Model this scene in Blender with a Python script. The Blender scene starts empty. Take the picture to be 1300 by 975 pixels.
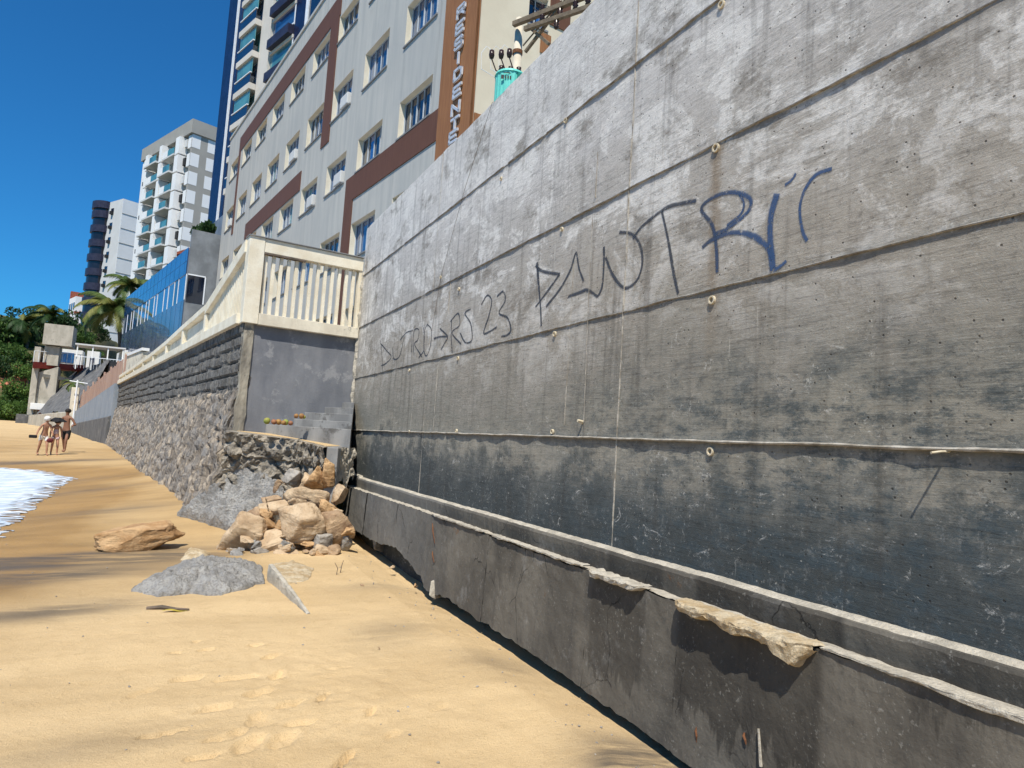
import bpy, bmesh, math, random
import numpy as np
from mathutils import Vector, Matrix, Euler, noise as mnoise
SC = bpy.context.scene
COL = SC.collection
rad = math.radians

# ------------------------------------------------------------------ camera and geometry helpers
R = [[0.89981888, 0.0940832, 0.42599805], [-0.43170784, 0.0512763, 0.90055487], [0.06288348, -0.99424297, 0.08675584]]
FOC = 900.0
def ray(x, y):
    d = ((x - 650) / FOC, (y - 487.5) / FOC, 1.0)
    return Vector([sum(R[i][j] * d[j] for j in range(3)) for i in range(3)])
def at(x, y, h):                       # the place seen there, h metres away on the map
    d = ray(x, y); return d * (h / math.hypot(d.x, d.y))
def on_x(x, y, X): d = ray(x, y); return d * (X / d.x)

class Frame:                           # facade frame: s along, o outwards (seaward), z up
    def __init__(self, P, deg):
        b = rad(deg); self.P = Vector((P[0], P[1], 0)); self.u = Vector((-math.sin(b), math.cos(b), 0)); self.n = Vector((-math.cos(b), -math.sin(b), 0))
    def __call__(self, s, o, z): return self.P + self.u * s + self.n * o + Vector((0, 0, z))
    def hit(self, x, y, o=0.0):
        d = ray(x, y); P = self.P + self.n * o; t = P.dot(self.n) / d.dot(self.n); q = d * t
        return (q - P).dot(self.u), q.z
class WorldFrame:
    def __call__(self, a, b, c): return Vector((a, b, c))
W = WorldFrame()
def side(fr, s0):                      # the frame of the return wall at s0: t runs inland, outwards is towards -u
    f = Frame((0, 0), 0); f.P = fr.P + fr.u * s0; f.u = -fr.n; f.n = -fr.u
    return f
def fbm(p, o=4): return mnoise.fractal(Vector(p), 1.0, 2.0, o)

class MB:
    def __init__(self): self.v = []; self.f = []; self.m = []
    def add(self, vs, fs, mi=0):
        b = len(self.v); self.v += [Vector(v) for v in vs]; self.f += [tuple(b + i for i in q) for q in fs]; self.m += [mi] * len(fs); return self
    def box(self, fr, a0, a1, b0, b1, c0, c1, mi=0):
        vs = [fr(a, b, c) for c in (c0, c1) for b in (b0, b1) for a in (a0, a1)]
        return self.add(vs, [(0, 2, 3, 1), (4, 5, 7, 6), (0, 1, 5, 4), (2, 6, 7, 3), (0, 4, 6, 2), (1, 3, 7, 5)], mi)
    def prism(self, pts, z0, z1, mi=0):
        n = len(pts); z0 = z0 if isinstance(z0, (list, tuple)) else [z0] * n; z1 = z1 if isinstance(z1, (list, tuple)) else [z1] * n
        vs = [(p[0], p[1], z) for p, z in zip(pts, z0)] + [(p[0], p[1], z) for p, z in zip(pts, z1)]
        return self.add(vs, [tuple(range(n))[::-1], tuple(range(n, 2 * n))] + [(i, (i + 1) % n, n + (i + 1) % n, n + i) for i in range(n)], mi)
    def quad(self, a, b, c, d, mi=0): return self.add([a, b, c, d], [(0, 1, 2, 3)], mi)
    def tube(self, pts, r, n=8, mi=0, cap=True):
        pts = [Vector(p) for p in pts]; k = len(pts); rs = r if isinstance(r, (list, tuple)) else [r] * k; vs = []; fs = []
        for i, p in enumerate(pts):
            t = (pts[min(i + 1, k - 1)] - pts[max(i - 1, 0)]).normalized()
            a = t.cross(Vector((0, 0, 1)));  a = t.cross(Vector((1, 0, 0))) if a.length < .1 else a
            a.normalize(); b = t.cross(a)
            vs += [p + (a * math.cos(2 * math.pi * j / n) + b * math.sin(2 * math.pi * j / n)) * rs[i] for j in range(n)]
        for i in range(k - 1): fs += [(i * n + j, i * n + (j + 1) % n, (i + 1) * n + (j + 1) % n, (i + 1) * n + j) for j in range(n)]
        if cap: fs += [tuple(range(n))[::-1], tuple(range((k - 1) * n, k * n))]
        return self.add(vs, fs, mi)
    def grid(self, fn, nu, nv, mi=0):
        vs = [fn(i / (nu - 1), j / (nv - 1)) for j in range(nv) for i in range(nu)]
        return self.add(vs, [(j * nu + i, j * nu + i + 1, (j + 1) * nu + i + 1, (j + 1) * nu + i) for j in range(nv - 1) for i in range(nu - 1)], mi)
    def build(self, name, mats, parent=None, loc=None, smooth=False, recalc=True, bevel=0):
        off = Vector((0, 0, 0))
        if parent is not None:
            p = parent
            while p is not None: off += p.location; p = p.parent
        elif loc is not None: off = Vector(loc)
        me = bpy.data.meshes.new(name); me.from_pydata([v - off for v in self.v], [], self.f)
        for m in (mats if isinstance(mats, (list, tuple)) else [mats]): me.materials.append(m)
        me.polygons.foreach_set('material_index', self.m)
        if recalc or bevel:
            bm = bmesh.new(); bm.from_mesh(me)
            if recalc: bmesh.ops.recalc_face_normals(bm, faces=bm.faces)
            if bevel: bmesh.ops.bevel(bm, geom=list(bm.edges), offset=bevel, segments=2, affect='EDGES', profile=.6)
            bm.to_mesh(me); bm.free()
        if smooth: me.polygons.foreach_set('use_smooth', [True] * len(me.polygons))
        o = bpy.data.objects.new(name, me); COL.objects.link(o)
        if parent is not None: o.parent = parent
        else: o.location = off
        return o
def tag(o, label, cat, group=None, kind=None):
    if label: o['label'] = label
    if cat: o['category'] = cat
    if group: o['group'] = group
    if kind: o['kind'] = kind
    return o
def thing(name, label, cat, loc, group=None, rz=0):
    o = bpy.data.objects.new(name, None); COL.objects.link(o); o.empty_display_size = .2
    o.location = loc; o.rotation_euler = (0, 0, rz); return tag(o, label, cat, group)

# ------------------------------------------------------------------ material helpers
class Mat:
    def __init__(self, name):
        self.m = bpy.data.materials.new(name); self.m.use_nodes = True; self.nt = self.m.node_tree
        self.b = self.nt.nodes['Principled BSDF']; self.b.inputs['Roughness'].default_value = .85; self._pos = None
        self.b.inputs['Specular IOR Level'].default_value = .3
    def n(self, t, **k):
        q = self.nt.nodes.new(t)
        for a, v in k.items(): setattr(q, a, v)
        return q
    def lk(self, a, b):
        if hasattr(a, 'is_output'): self.nt.links.new(a, b)
        elif isinstance(a, (tuple, list)): b.default_value = (*a, 1) if len(a) == 3 and b.type == 'RGBA' else a
        else: b.default_value = a
    def pos(self):
        if not self._pos: self._pos = self.n('ShaderNodeNewGeometry').outputs['Position']
        return self._pos
    def obj(self): return self.n('ShaderNodeTexCoord').outputs['Object']
    def scale(self, v, s, off=(0, 0, 0)):
        q = self.n('ShaderNodeMapping'); self.lk(v, q.inputs[0]); q.inputs['Scale'].default_value = s; q.inputs['Location'].default_value = off; return q.outputs[0]
    def noise(self, v, sc, det=4, ro=.55, dist=0):
        q = self.n('ShaderNodeTexNoise'); self.lk(v, q.inputs['Vector']); q.inputs['Scale'].default_value = sc; q.inputs['Detail'].default_value = det
        q.inputs['Roughness'].default_value = ro; q.inputs['Distortion'].default_value = dist; return q.outputs['Fac']
    def voro(self, v, sc, feat='F1', out='Distance', rnd=1):
        q = self.n('ShaderNodeTexVoronoi', feature=feat); self.lk(v, q.inputs['Vector']); q.inputs['Scale'].default_value = sc; q.inputs['Randomness'].default_value = rnd; return q.outputs[out]
    def math(self, op, a, b=0, c=0, clamp=False):
        q = self.n('ShaderNodeMath', operation=op); q.use_clamp = clamp; self.lk(a, q.inputs[0]); self.lk(b, q.inputs[1]); self.lk(c, q.inputs[2]); return q.outputs[0]
    def sep(self, v):
        q = self.n('ShaderNodeSeparateXYZ'); self.lk(v, q.inputs[0]); return q.outputs
    def ss(self, v, a, b):             # smooth step a..b -> 0..1
        q = self.n('ShaderNodeMapRange', interpolation_type='SMOOTHSTEP'); self.lk(v, q.inputs[0]); q.inputs[1].default_value = a; q.inputs[2].default_value = b; return q.outputs[0]
    def mix(self, f, a, b, mode='MIX'):
        q = self.n('ShaderNodeMix', data_type='RGBA', blend_type=mode); self.lk(f, q.inputs['Factor']); self.lk(a, q.inputs['A']); self.lk(b, q.inputs['B'])
        return q.outputs['Result']
    def ramp(self, v, st):
        q = self.n('ShaderNodeValToRGB'); self.lk(v, q.inputs[0]); e = q.color_ramp.elements
        while len(e) < len(st): e.new(.5)
        for k, (p, c) in zip(e, st): k.position = p; k.color = (*c, 1)
        return q.outputs[0]
    def bump(self, h, st=.5, dist=.02, nrm=None):
        q = self.n('ShaderNodeBump'); self.lk(h, q.inputs['Height']); q.inputs['Strength'].default_value = st; q.inputs['Distance'].default_value = dist
        if nrm is not None: self.nt.links.new(nrm, q.inputs['Normal'])
        return q.outputs[0]
    def attr(self, name): return self.n('ShaderNodeAttribute', attribute_name=name).outputs['Fac']
    def done(self, color=None, rough=None, normal=None, **k):
        if color is not None: self.lk(color, self.b.inputs['Base Color'])
        if rough is not None: self.lk(rough, self.b.inputs['Roughness'])
        if normal is not None: self.nt.links.new(normal, self.b.inputs['Normal'])
        for a, v in k.items(): self.lk(v, self.b.inputs[a.replace('_', ' ')])
        return self.m
def simple(name, c1, c2=None, sc=6, rough=.8, bump=.3, bsc=40, bd=.01, local=False, fine=.15, **k):
    M = Mat(name); p = M.obj() if local else M.pos(); c2 = c2 or tuple(x * .75 for x in c1)
    f = M.ss(M.noise(p, sc, 6, .6), .35, .65)
    col = M.mix(f, c1, c2)
    if fine: col = M.mix(M.math('MULTIPLY', M.ss(M.noise(p, bsc * 1.5, 2, .5), .45, .7), fine), col, tuple(x * .45 for x in c1))
    nrm = M.bump(M.noise(p, bsc, 5, .65), bump, bd) if bump else None
    return M.done(col, rough, nrm, **k)

# ------------------------------------------------------------------ materials
def mk_wall_concrete():
    M = Mat('board_marked_concrete'); p = M.pos(); s = M.sep(p); y, z = s[1], s[2]
    big = M.noise(p, .55, 4, .6); mid = M.noise(p, 2.2, 7, .68); fine = M.noise(p, 16, 7, .75)
    grain = M.noise(M.scale(p, (1, 2.4, 46)), 1, 6, .75)
    grain2 = M.noise(M.scale(p, (1, 6, 130), (2, 1, 3)), 1, 4, .7)
    blot = M.noise(M.scale(p, (1, 3.0, 7.5)), 1, 8, .8)
    cloud = M.noise(M.scale(p, (1, 1.3, 2.2), (5, 2, 8)), 1, 9, .78, .5)
    drip = M.noise(M.scale(p, (1, 9, .55)), 1, 4, .6)
    zz = M.math('ADD', z, M.math('MULTIPLY', M.math('SUBTRACT', mid, .5), .9))
    zz = M.math('ADD', zz, M.math('MULTIPLY', M.math('SUBTRACT', big, .5), .8))
    zz = M.math('ADD', zz, M.math('MULTIPLY', M.math('SUBTRACT', blot, .5), .55))
    t = M.math('DIVIDE', M.math('ADD', zz, .9), 5.0)
    col = M.ramp(t, [(0, (.046, .054, .055)), (.095, (.062, .072, .074)), (.155, (.125, .13, .122)), (.19, (.30, .285, .245)), (.24, (.245, .238, .21)), (.31, (.285, .268, .235)),
                     (.42, (.375, .345, .305)), (.58, (.46, .44, .42)), (.74, (.60, .585, .58)), (1, (.68, .67, .665))])
    wv = M.math('MULTIPLY', M.ss(cloud, .48, .57), M.ss(zz, .3, 2.2))
    col = M.mix(M.math('MULTIPLY', wv, .85), col, (.78, .77, .76))
    dv = M.math('MULTIPLY', M.ss(M.noise(M.scale(p, (1, 1.1, 1.8), (3, 7, 1)), 1, 8, .75), .52, .64), .72)
    col = M.mix(M.math('MULTIPLY', dv, M.ss(z, .5, 1.6)), col, (.20, .18, .155))
    al = M.math('MULTIPLY', M.ss(blot, .45, .60), M.math('MULTIPLY', M.ss(z, 1.0, .2), M.ss(y, 7.5, 2.5)))
    col = M.mix(M.math('MULTIPLY', al, .85), col, (.05, .07, .082))
    ta = M.math('MULTIPLY', M.math('MULTIPLY', M.ss(M.noise(M.scale(p, (1, 2, 4), (7, 1, 4)), 1, 8, .75), .48, .6), M.ss(z, .4, .0)), M.ss(z, -.42, -.1))
    col = M.mix(M.math('MULTIPLY', ta, .7), col, (.30, .28, .235))
    col = M.mix(M.math('MULTIPLY', M.ss(grain, .5, .68), .45), col, M.mix(.7, col, (0, 0, 0)))
    col = M.mix(M.math('MULTIPLY', M.ss(grain2, .52, .68), M.math('MULTIPLY', M.ss(z, -.3, .4), .35)), col, M.mix(.6, col, (0, 0, 0)))
    col = M.mix(M.math('MULTIPLY', M.ss(grain2, .46, .30), M.math('MULTIPLY', M.ss(z, -.1, .8), .2)), col, (.6, .59, .57))
    col = M.mix(M.math('MULTIPLY', M.ss(fine, .54, .70), .5), col, M.mix(.65, col, (0, 0, 0)))
    col = M.mix(M.math('MULTIPLY', M.ss(fine, .42, .28), .22), col, (.60, .60, .58))
    col = M.mix(M.math('MULTIPLY', M.ss(drip, .50, .70), .5), col, M.mix(.7, col, (.045, .04, .035)))
    run = M.math('MULTIPLY', M.ss(M.noise(M.scale(p, (1, 16, .9), (0, 3, 9)), 1, 3, .6), .69, .75), .45)
    col = M.mix(run, col, (.62, .61, .57))
    sp = M.math('MULTIPLY', M.ss(M.voro(M.scale(p, (1, 1, 1.4)), 19), .15, .05), M.ss(M.noise(p, 2.6, 5, .75), .54, .62))
    col = M.mix(M.math('MULTIPLY', sp, .6), col, (.52, .51, .48))
    sm = M.math('MULTIPLY', M.ss(M.noise(M.scale(p, (1, 5, 8), (1, 2, 3)), 1, 9, .85, .8), .58, .65), .65)
    col = M.mix(sm, col, (.58, .57, .54))
    po = M.ss(M.voro(M.scale(p, (1, 1, 1), (.3, .7, .1)), 15), .11, .05)
    col = M.mix(M.math('MULTIPLY', po, .8), col, (.03, .03, .03))
    # seam shadow painted as a brown band below every seam
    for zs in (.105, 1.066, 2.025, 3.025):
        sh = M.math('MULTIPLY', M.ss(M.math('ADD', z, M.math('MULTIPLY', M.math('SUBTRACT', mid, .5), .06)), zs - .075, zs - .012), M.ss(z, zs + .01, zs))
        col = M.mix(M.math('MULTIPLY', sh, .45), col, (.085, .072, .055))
    ru = M.math('MULTIPLY', M.math('MULTIPLY', M.ss(M.math('ABSOLUTE', M.math('ADD', M.math('SUBTRACT', y, 3.47), M.math('MULTIPLY', M.math('SUBTRACT', fine, .5), .12))), .09, .0), M.ss(z, 2.08, 1.95)), M.ss(z, .2, 1.6))
    col = M.mix(M.math('MULTIPLY', ru, .6), col, (.20, .14, .08))
    pit = M.math('MULTIPLY', M.ss(M.noise(M.scale(p, (1, 1, 1), (6, 1, 2)), 42, 3, .6), .60, .70), M.ss(M.noise(p, 3.8, 5, .7), .44, .6))
    col = M.mix(M.math('MULTIPLY', pit, .7), col, M.mix(.75, col, (0, 0, 0)))
    lit = M.math('MULTIPLY', M.ss(M.noise(M.scale(p, (1, 1, 1), (3, 8, 5)), 36, 3, .6), .60, .72), M.ss(M.noise(M.scale(p, (1, 1, 1), (1, 1, 7)), 2.4, 5, .7), .46, .62))
    col = M.mix(M.math('MULTIPLY', lit, .45), col, (.62, .60, .56))
    mo = M.noise(M.scale(p, (1, 1.4, 1.8), (2, 9, 5)), 6.5, 9, .85)
    col = M.mix(M.math('MULTIPLY', M.ss(mo, .52, .66), .45), col, M.mix(.6, col, (.015, .02, .022)))
    col = M.mix(M.math('MULTIPLY', M.ss(mo, .46, .34), .35), col, M.mix(.45, col, (.62, .61, .58)))
    col = M.mix(1.0, col, M.mix(M.ss(z, -.4, .3), (1, 1, 1), (1.0, .972, .92)), 'MULTIPLY')
    h = M.math('ADD', M.math('MULTIPLY', grain, .5), M.math('ADD', M.math('MULTIPLY', fine, .8), M.math('MULTIPLY', blot, .8)))
    h = M.math('SUBTRACT', M.math('ADD', h, M.math('MULTIPLY', grain2, .2)), M.math('MULTIPLY', po, 1.0))
    return M.done(col, .88, M.bump(h, .6, .012))
def mk_footing():
    M = Mat('footing_concrete'); p = M.pos(); s = M.sep(p)
    big = M.noise(p, 1.1, 5, .6); fine = M.noise(p, 22, 6, .7); drip = M.noise(M.scale(p, (2, 5, .5)), 1, 5, .6)
    col = M.mix(M.ss(big, .35, .65), (.165, .148, .12), (.092, .083, .069))
    col = M.mix(M.math('MULTIPLY', M.ss(drip, .5, .7), .55), col, (.07, .065, .058))
    col = M.mix(M.math('MULTIPLY', M.ss(s[1], 6.5, 9), .3), col, (.19, .20, .205))
    col = M.mix(M.math('MULTIPLY', M.ss(M.noise(M.scale(p, (1, 1, 1), (4, 4, 4)), 3.0, 6, .7), .58, .7), .35), col, (.33, .32, .3))
    col = M.mix(M.math('MULTIPLY', M.ss(fine, .52, .72), .45), col, (.05, .05, .047))
    sp = M.math('MULTIPLY', M.ss(M.voro(p, 21), .16, .06), M.ss(M.noise(p, 2.7, 4, .7), .54, .64))
    col = M.mix(M.math('MULTIPLY', sp, .5), col, (.36, .35, .32))
    # wet runs under the broken caps, with the cap shadow painted in
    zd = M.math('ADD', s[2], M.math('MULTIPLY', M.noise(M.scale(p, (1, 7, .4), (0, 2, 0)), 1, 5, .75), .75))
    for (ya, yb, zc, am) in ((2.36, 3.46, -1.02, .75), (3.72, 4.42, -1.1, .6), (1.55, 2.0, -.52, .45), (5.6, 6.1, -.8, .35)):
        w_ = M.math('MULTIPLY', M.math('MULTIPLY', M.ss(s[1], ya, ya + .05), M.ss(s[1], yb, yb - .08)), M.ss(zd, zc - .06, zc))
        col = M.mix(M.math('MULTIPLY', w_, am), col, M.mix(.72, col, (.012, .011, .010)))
    wq = M.n('ShaderNodeTexNoise'); M.lk(p, wq.inputs['Vector']); wq.inputs['Scale'].default_value = 5; wq.inputs['Detail'].default_value = 5
    pw = M.mix(.16, p, wq.outputs['Color'])
    ck = M.math('MULTIPLY', M.ss(M.voro(M.scale(pw, (1, 1, 1)), 1.7, 'DISTANCE_TO_EDGE'), .009, .003), M.ss(M.noise(p, 1.4, 3, .6), .50, .58))
    col = M.mix(M.math('MULTIPLY', ck, .85), col, (.02, .018, .016))
    ag = M.math('MULTIPLY', M.ss(M.noise(p, 46, 3, .65), .58, .68), M.ss(M.noise(p, 3.2, 5, .7), .42, .6)); col = M.mix(M.math('MULTIPLY', ag, .5), col, (.30, .285, .25))
    ru = M.math('MULTIPLY', M.ss(M.noise(M.scale(p, (1, 1, 1), (9, 2, 4)), 2.6, 5, .7), .66, .72), .7)
    col = M.mix(ru, col, (.16, .075, .03))
    return M.done(col, .9, M.bump(M.math('ADD', fine, M.noise(p, 5, 5, .7)), .5, .012))
def mk_sand():
    M = Mat('beach_sand'); p = M.pos()
    wet = M.attr('wet'); dark = M.attr('dark')
    n1 = M.noise(M.scale(p, (.5, 1.6, 1)), 1.0, 6, .6); n2 = M.noise(p, 9, 6, .7); n3 = M.noise(p, 160, 3, .6)
    dry = M.mix(M.ss(n1, .35, .68), (.62, .45, .245), (.52, .37, .195))
    dry = M.mix(M.math('MULTIPLY', M.ss(n2, .5, .72), .28), dry, (.40, .27, .125))
    dry = M.mix(M.math('MULTIPLY', M.ss(n3, .52, .70), .55), dry, (.27, .19, .10)); dry = M.mix(M.math('MULTIPLY', M.ss(n3, .42, .30), .4), dry, (.74, .58, .36))
    wc = M.mix(M.ss(n1, .35, .7), (.40, .24, .085), (.29, .175, .062))
    col = M.mix(wet, dry, wc)
    st = M.noise(M.scale(p, (.55, 4.2, 1)), 1, 7, .68)
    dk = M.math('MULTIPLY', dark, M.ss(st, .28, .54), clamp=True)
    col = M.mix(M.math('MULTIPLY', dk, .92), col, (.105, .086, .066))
    rough = M.math('SUBTRACT', .95, M.math('MULTIPLY', wet, .45))
    b = M.math('ADD', M.math('MULTIPLY', n2, .5), M.math('ADD', M.math('MULTIPLY', n3, .16), M.math('MULTIPLY', M.noise(p, 40, 4, .7), .35)))
    return M.done(col, rough, M.bump(b, .75, .035))
def mk_masonry():
    M = Mat('weathered_stone_courses'); p = M.pos(); s = M.sep(p)
    cell = M.voro(M.scale(p, (2.2, 2.2, 4.5)), 1.0, out='Color'); cs = M.sep(cell)[0]
    st = M.noise(M.scale(p, (7, 7, 1.2)), 1, 6, .7); fine = M.noise(p, 20, 6, .7)
    up = M.mix(M.ss(st, .38, .64), (.155, .148, .138), (.055, .053, .05))
    up = M.mix(M.math('MULTIPLY', cs, .35), up, (.26, .245, .215))
    lo = M.mix(M.ss(st, .40, .58), (.40, .33, .25), (.16, .145, .13))
    lo = M.mix(M.math('MULTIPLY', M.ss(cs, .3, .9), .5), lo, (.22, .215, .21))
    f = M.ss(M.math('ADD', s[2], M.math('MULTIPLY', M.math('SUBTRACT', st, .5), .9)), .5, .8)
    col = M.mix(f, lo, up)
    j = M.attr('joint')
    col = M.mix(M.math('MULTIPLY', j, .85), col, M.mix(f, (.16, .13, .10), (.02, .02, .02)))
    col = M.mix(M.math('MULTIPLY', M.ss(fine, .5, .72), .5), col, (.06, .052, .045))
    return M.done(col, .92, M.bump(M.math('ADD', fine, M.math('MULTIPLY', st, 1.3)), .8, .03))
def mk_rock(name, c1, c2, c3):
    M = Mat(name); p = M.obj(); q = M.scale(p, (1, 1, 2.2))
    f = M.noise(q, 3.2, 6, .65, .4); g = M.noise(p, 24, 6, .72); b = M.noise(M.scale(p, (2, 2, 14), (1, 5, 2)), 1.2, 5, .65, .6)
    col = M.mix(M.ss(f, .36, .62), c1, c2); col = M.mix(M.math('MULTIPLY', M.ss(b, .52, .7), .65), col, c3)
    col = M.mix(M.math('MULTIPLY', M.ss(g, .52, .74), .5), col, tuple(x * .35 for x in c2))
    return M.done(col, .9, M.bump(M.math('ADD', M.math('MULTIPLY', b, .9), M.math('ADD', g, f)), .75, .03))
def mk_plaster(name, c1, c2, c3=None):
    M = Mat(name); p = M.pos()
    f = M.noise(M.scale(p, (2.2, 2.2, .8)), 1, 6, .65); g = M.noise(p, 30, 5, .7); k = M.noise(p, 2.6, 7, .7)
    col = M.mix(M.ss(f, .38, .64), c1, c2)
    if c3: col = M.mix(M.math('MULTIPLY', M.ss(k, .55, .64), .75), col, c3)
    col = M.mix(M.math('MULTIPLY', M.ss(g, .55, .75), .25), col, tuple(x * .5 for x in c2))
    return M.done(col, .85, M.bump(M.math('ADD', g, M.math('MULTIPLY', k, 1.5)), .35, .012))
def mk_facade():
    M = Mat('grey_render'); p = M.pos()
    f = M.noise(M.scale(p, (3, 3, .25)), 1, 5, .6); k = M.noise(p, .35, 4, .6)
    col = M.mix(M.ss(f, .35, .7), (.48, .465, .425), (.40, .395, .37)); col = M.mix(M.math('MULTIPLY', M.ss(k, .4, .65), .4), col, (.37, .37, .355))
    dr = M.math('MULTIPLY', M.ss(M.noise(M.scale(p, (2.2, 2.2, .16), (3, 1, 2)), 1, 6, .7), .56, .72), .5)
    col = M.mix(dr, col, (.26, .255, .24))
    return M.done(col, .8, M.bump(M.noise(p, 18, 4, .6), .15, .01))
def mk_leaf(name, c1, c2, tr=.35):
    M = Mat(name); r = M.n('ShaderNodeNewGeometry').outputs['Random Per Island']
    col = M.mix(r, c1, c2)
    M.lk(col, M.b.inputs['Base Color']); M.b.inputs['Roughness'].default_value = .55
    t = M.n('ShaderNodeBsdfTranslucent'); M.lk(col, t.inputs[0]); mx = M.n('ShaderNodeMixShader'); mx.inputs[0].default_value = tr
    M.nt.links.new(M.b.outputs[0], mx.inputs[1]); M.nt.links.new(t.outputs[0], mx.inputs[2])
    M.nt.links.new(mx.outputs[0], M.nt.nodes['Material Output'].inputs[0]); return M.m
def mk_wood(name, c1, c2, sc=(40, 40, 1.2)):
    M = Mat(name); p = M.pos(); f = M.noise(M.scale(p, sc), 1, 5, .6)
    return M.done(M.mix(M.ss(f, .35, .65), c1, c2), .6, M.bump(f, .2, .01))
def mk_glass(name, c, rough=.04, spec=.9):
    M = Mat(name); p = M.pos(); f = M.noise(p, .6, 3, .5)
    return M.done(M.mix(M.ss(f, .35, .65), c, tuple(x * .6 for x in c)), rough, M.bump(M.noise(p, .9, 2, .5), .08, .05), Specular_IOR_Level=spec, Coat_Weight=.6, Coat_Roughness=.03)
def mk_paint():
    M = Mat('spray_paint'); p = M.pos(); f = M.noise(p, 28, 5, .75); y = M.sep(p)[1]
    col = M.mix(M.ss(M.math('ADD', y, M.math('MULTIPLY', f, .2)), 3.1, 4.0), (.045, .095, .21), (.05, .06, .08))
    M.lk(col, M.b.inputs['Base Color'])
    t = M.n('ShaderNodeBsdfTransparent'); mx = M.n('ShaderNodeMixShader')
    cov = M.math('MULTIPLY', M.ss(M.attr('edge'), 1.0, .45), M.ss(M.math('ADD', f, M.math('MULTIPLY', M.noise(M.scale(p, (1, 4, 40)), 1, 4, .7), .4)), .5, .66), clamp=True)
    cov = M.math('MULTIPLY', cov, .8)
    M.lk(cov, mx.inputs[0]); M.nt.links.new(t.outputs[0], mx.inputs[1]); M.nt.links.new(M.b.outputs[0], mx.inputs[2])
    M.nt.links.new(mx.outputs[0], M.nt.nodes['Material Output'].inputs[0]); return M.m

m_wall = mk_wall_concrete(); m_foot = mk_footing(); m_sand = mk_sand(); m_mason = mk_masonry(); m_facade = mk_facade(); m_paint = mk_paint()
m_seam = simple('seam_mortar', (.46, .43, .38), (.21, .185, .15), 9, .9, .8, 60, .01, fine=.4)
m_cap = simple('pale_broken_concrete', (.52, .47, .385), (.36, .325, .265), 7, .92, .9, 45, .015, fine=.35)
m_capb = simple('ochre_broken_concrete', (.56, .47, .33), (.40, .29, .16), 7, .92, .9, 40, .02, fine=.4)
m_mortar = simple('grey_mortar', (.40, .385, .36), (.26, .25, .235), 4, .95, 1.0, 26, .05, fine=.6)
m_rockT = mk_rock('tan_rock', (.56, .425, .28), (.42, .295, .18), (.29, .20, .125))
m_rockO = mk_rock('orange_rock', (.55, .36, .19), (.36, .205, .09), (.26, .15, .075))
m_rockG = mk_rock('grey_rock', (.38, .35, .31), (.25, .225, .195), (.46, .40, .33))
m_rubble = mk_rock('rubble_masonry', (.36, .32, .26), (.15, .135, .115), (.45, .37, .27))
m_rockB = mk_rock('brown_rock', (.46, .325, .20), (.27, .175, .105), (.15, .10, .065))
m_cream = simple('cream_paint', (.78, .72, .58), (.68, .60, .45), 3, .7, .25, 25, .006, fine=.12)
m_creamdirty = mk_plaster('worn_cream_paint', (.72, .66, .53), (.58, .52, .41), (.26, .24, .20))
m_greywall = mk_plaster('blue_grey_paint', (.195, .20, .215), (.145, .152, .17), (.28, .28, .285))
m_step = mk_plaster('step_cement', (.27, .265, .255), (.17, .168, .165), (.08, .075, .068))
m_pier = mk_plaster('lime_washed_corner', (.34, .305, .24), (.16, .145, .12), (.085, .08, .07))
m_reveal = simple('cream_reveal', (.72, .66, .53), (.66, .60, .47), 2, .75, .1, 25, .004, fine=.05)
m_brown = mk_wood('brown_cladding', (.150, .066, .036), (.112, .048, .026))
m_signwood = mk_wood('wood_cladding', (.34, .155, .06), (.24, .10, .038))
m_beige = simple('beige_render', (.68, .60, .45), (.62, .54, .40), .8, .8, .1, 20, .006, fine=.04)
m_glass = mk_glass('window_glass', (.035, .10, .23))
m_glassd = mk_glass('dark_window_glass', (.006, .012, .03))
m_darkglass = mk_glass('tinted_glass', (.012, .012, .022), .3, .3)
m_glassb = mk_glass('blue_curtain_glass', (.03, .115, .32), .06)
m_bluepanel = mk_glass('blue_grey_panel', (.095, .135, .215), .25, .5)
m_glasst = mk_glass('teal_glass', (.10, .30, .30), .08, .7)
m_white = simple('white_paint', (.80, .80, .78), (.74, .74, .72), 1.5, .6, .05, 20, .004, fine=.03)
m_whitebar = simple('white_frame', (.78, .80, .82), (.70, .72, .75), 3, .45, 0, fine=0)
m_winframe = simple('aluminium_frame', (.50, .54, .58), (.42, .46, .50), 3, .45, 0, fine=0)
m_sill = simple('grey_sill', (.24, .24, .24), None, 4, .7, .1)
m_steel = simple('brushed_steel', (.74, .75, .77), (.62, .63, .65), 8, .4, 0, fine=0, Metallic=.35)
m_dark = simple('dark_gap', (.03, .03, .032), None, 4, .8, .1)
m_navy = simple('navy_tile', (.012, .022, .07), (.008, .014, .045), 1.5, .22, .05, 12, .004, fine=0)
m_navy2 = simple('navy_panel', (.034, .034, .06), (.022, .022, .042), 1.5, .4, .05, 12, .004, fine=0)
m_towergrey = simple('tower_grey', (.36, .345, .31), (.32, .305, .275), .3, .8, .1, 12, .01, fine=.04)
m_towerwhite = simple('tower_white', (.80, .80, .79), (.75, .75, .745), .3, .75, .05, 12, .01, fine=.03)
m_towerpale = simple('tower_pale_grey', (.60, .60, .59), (.54, .54, .53), .3, .8, .05, 12, .01, fine=.04)
m_beam = simple('tower_beige', (.62, .58, .52), (.56, .52, .46), .4, .8, .05, 12, .01, fine=.04)
m_greytile = simple('grey_tile', (.24, .255, .27), (.16, .17, .18), .9, .35, .1, 15, .005, fine=.1)
m_rust = simple('rust', (.20, .085, .035), (.12, .045, .02), 20, .85, .5, 80, .005)
m_pvc = simple('beige_pipe', (.62, .54, .40), (.50, .43, .30), 20, .6, 0, fine=0)
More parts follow.
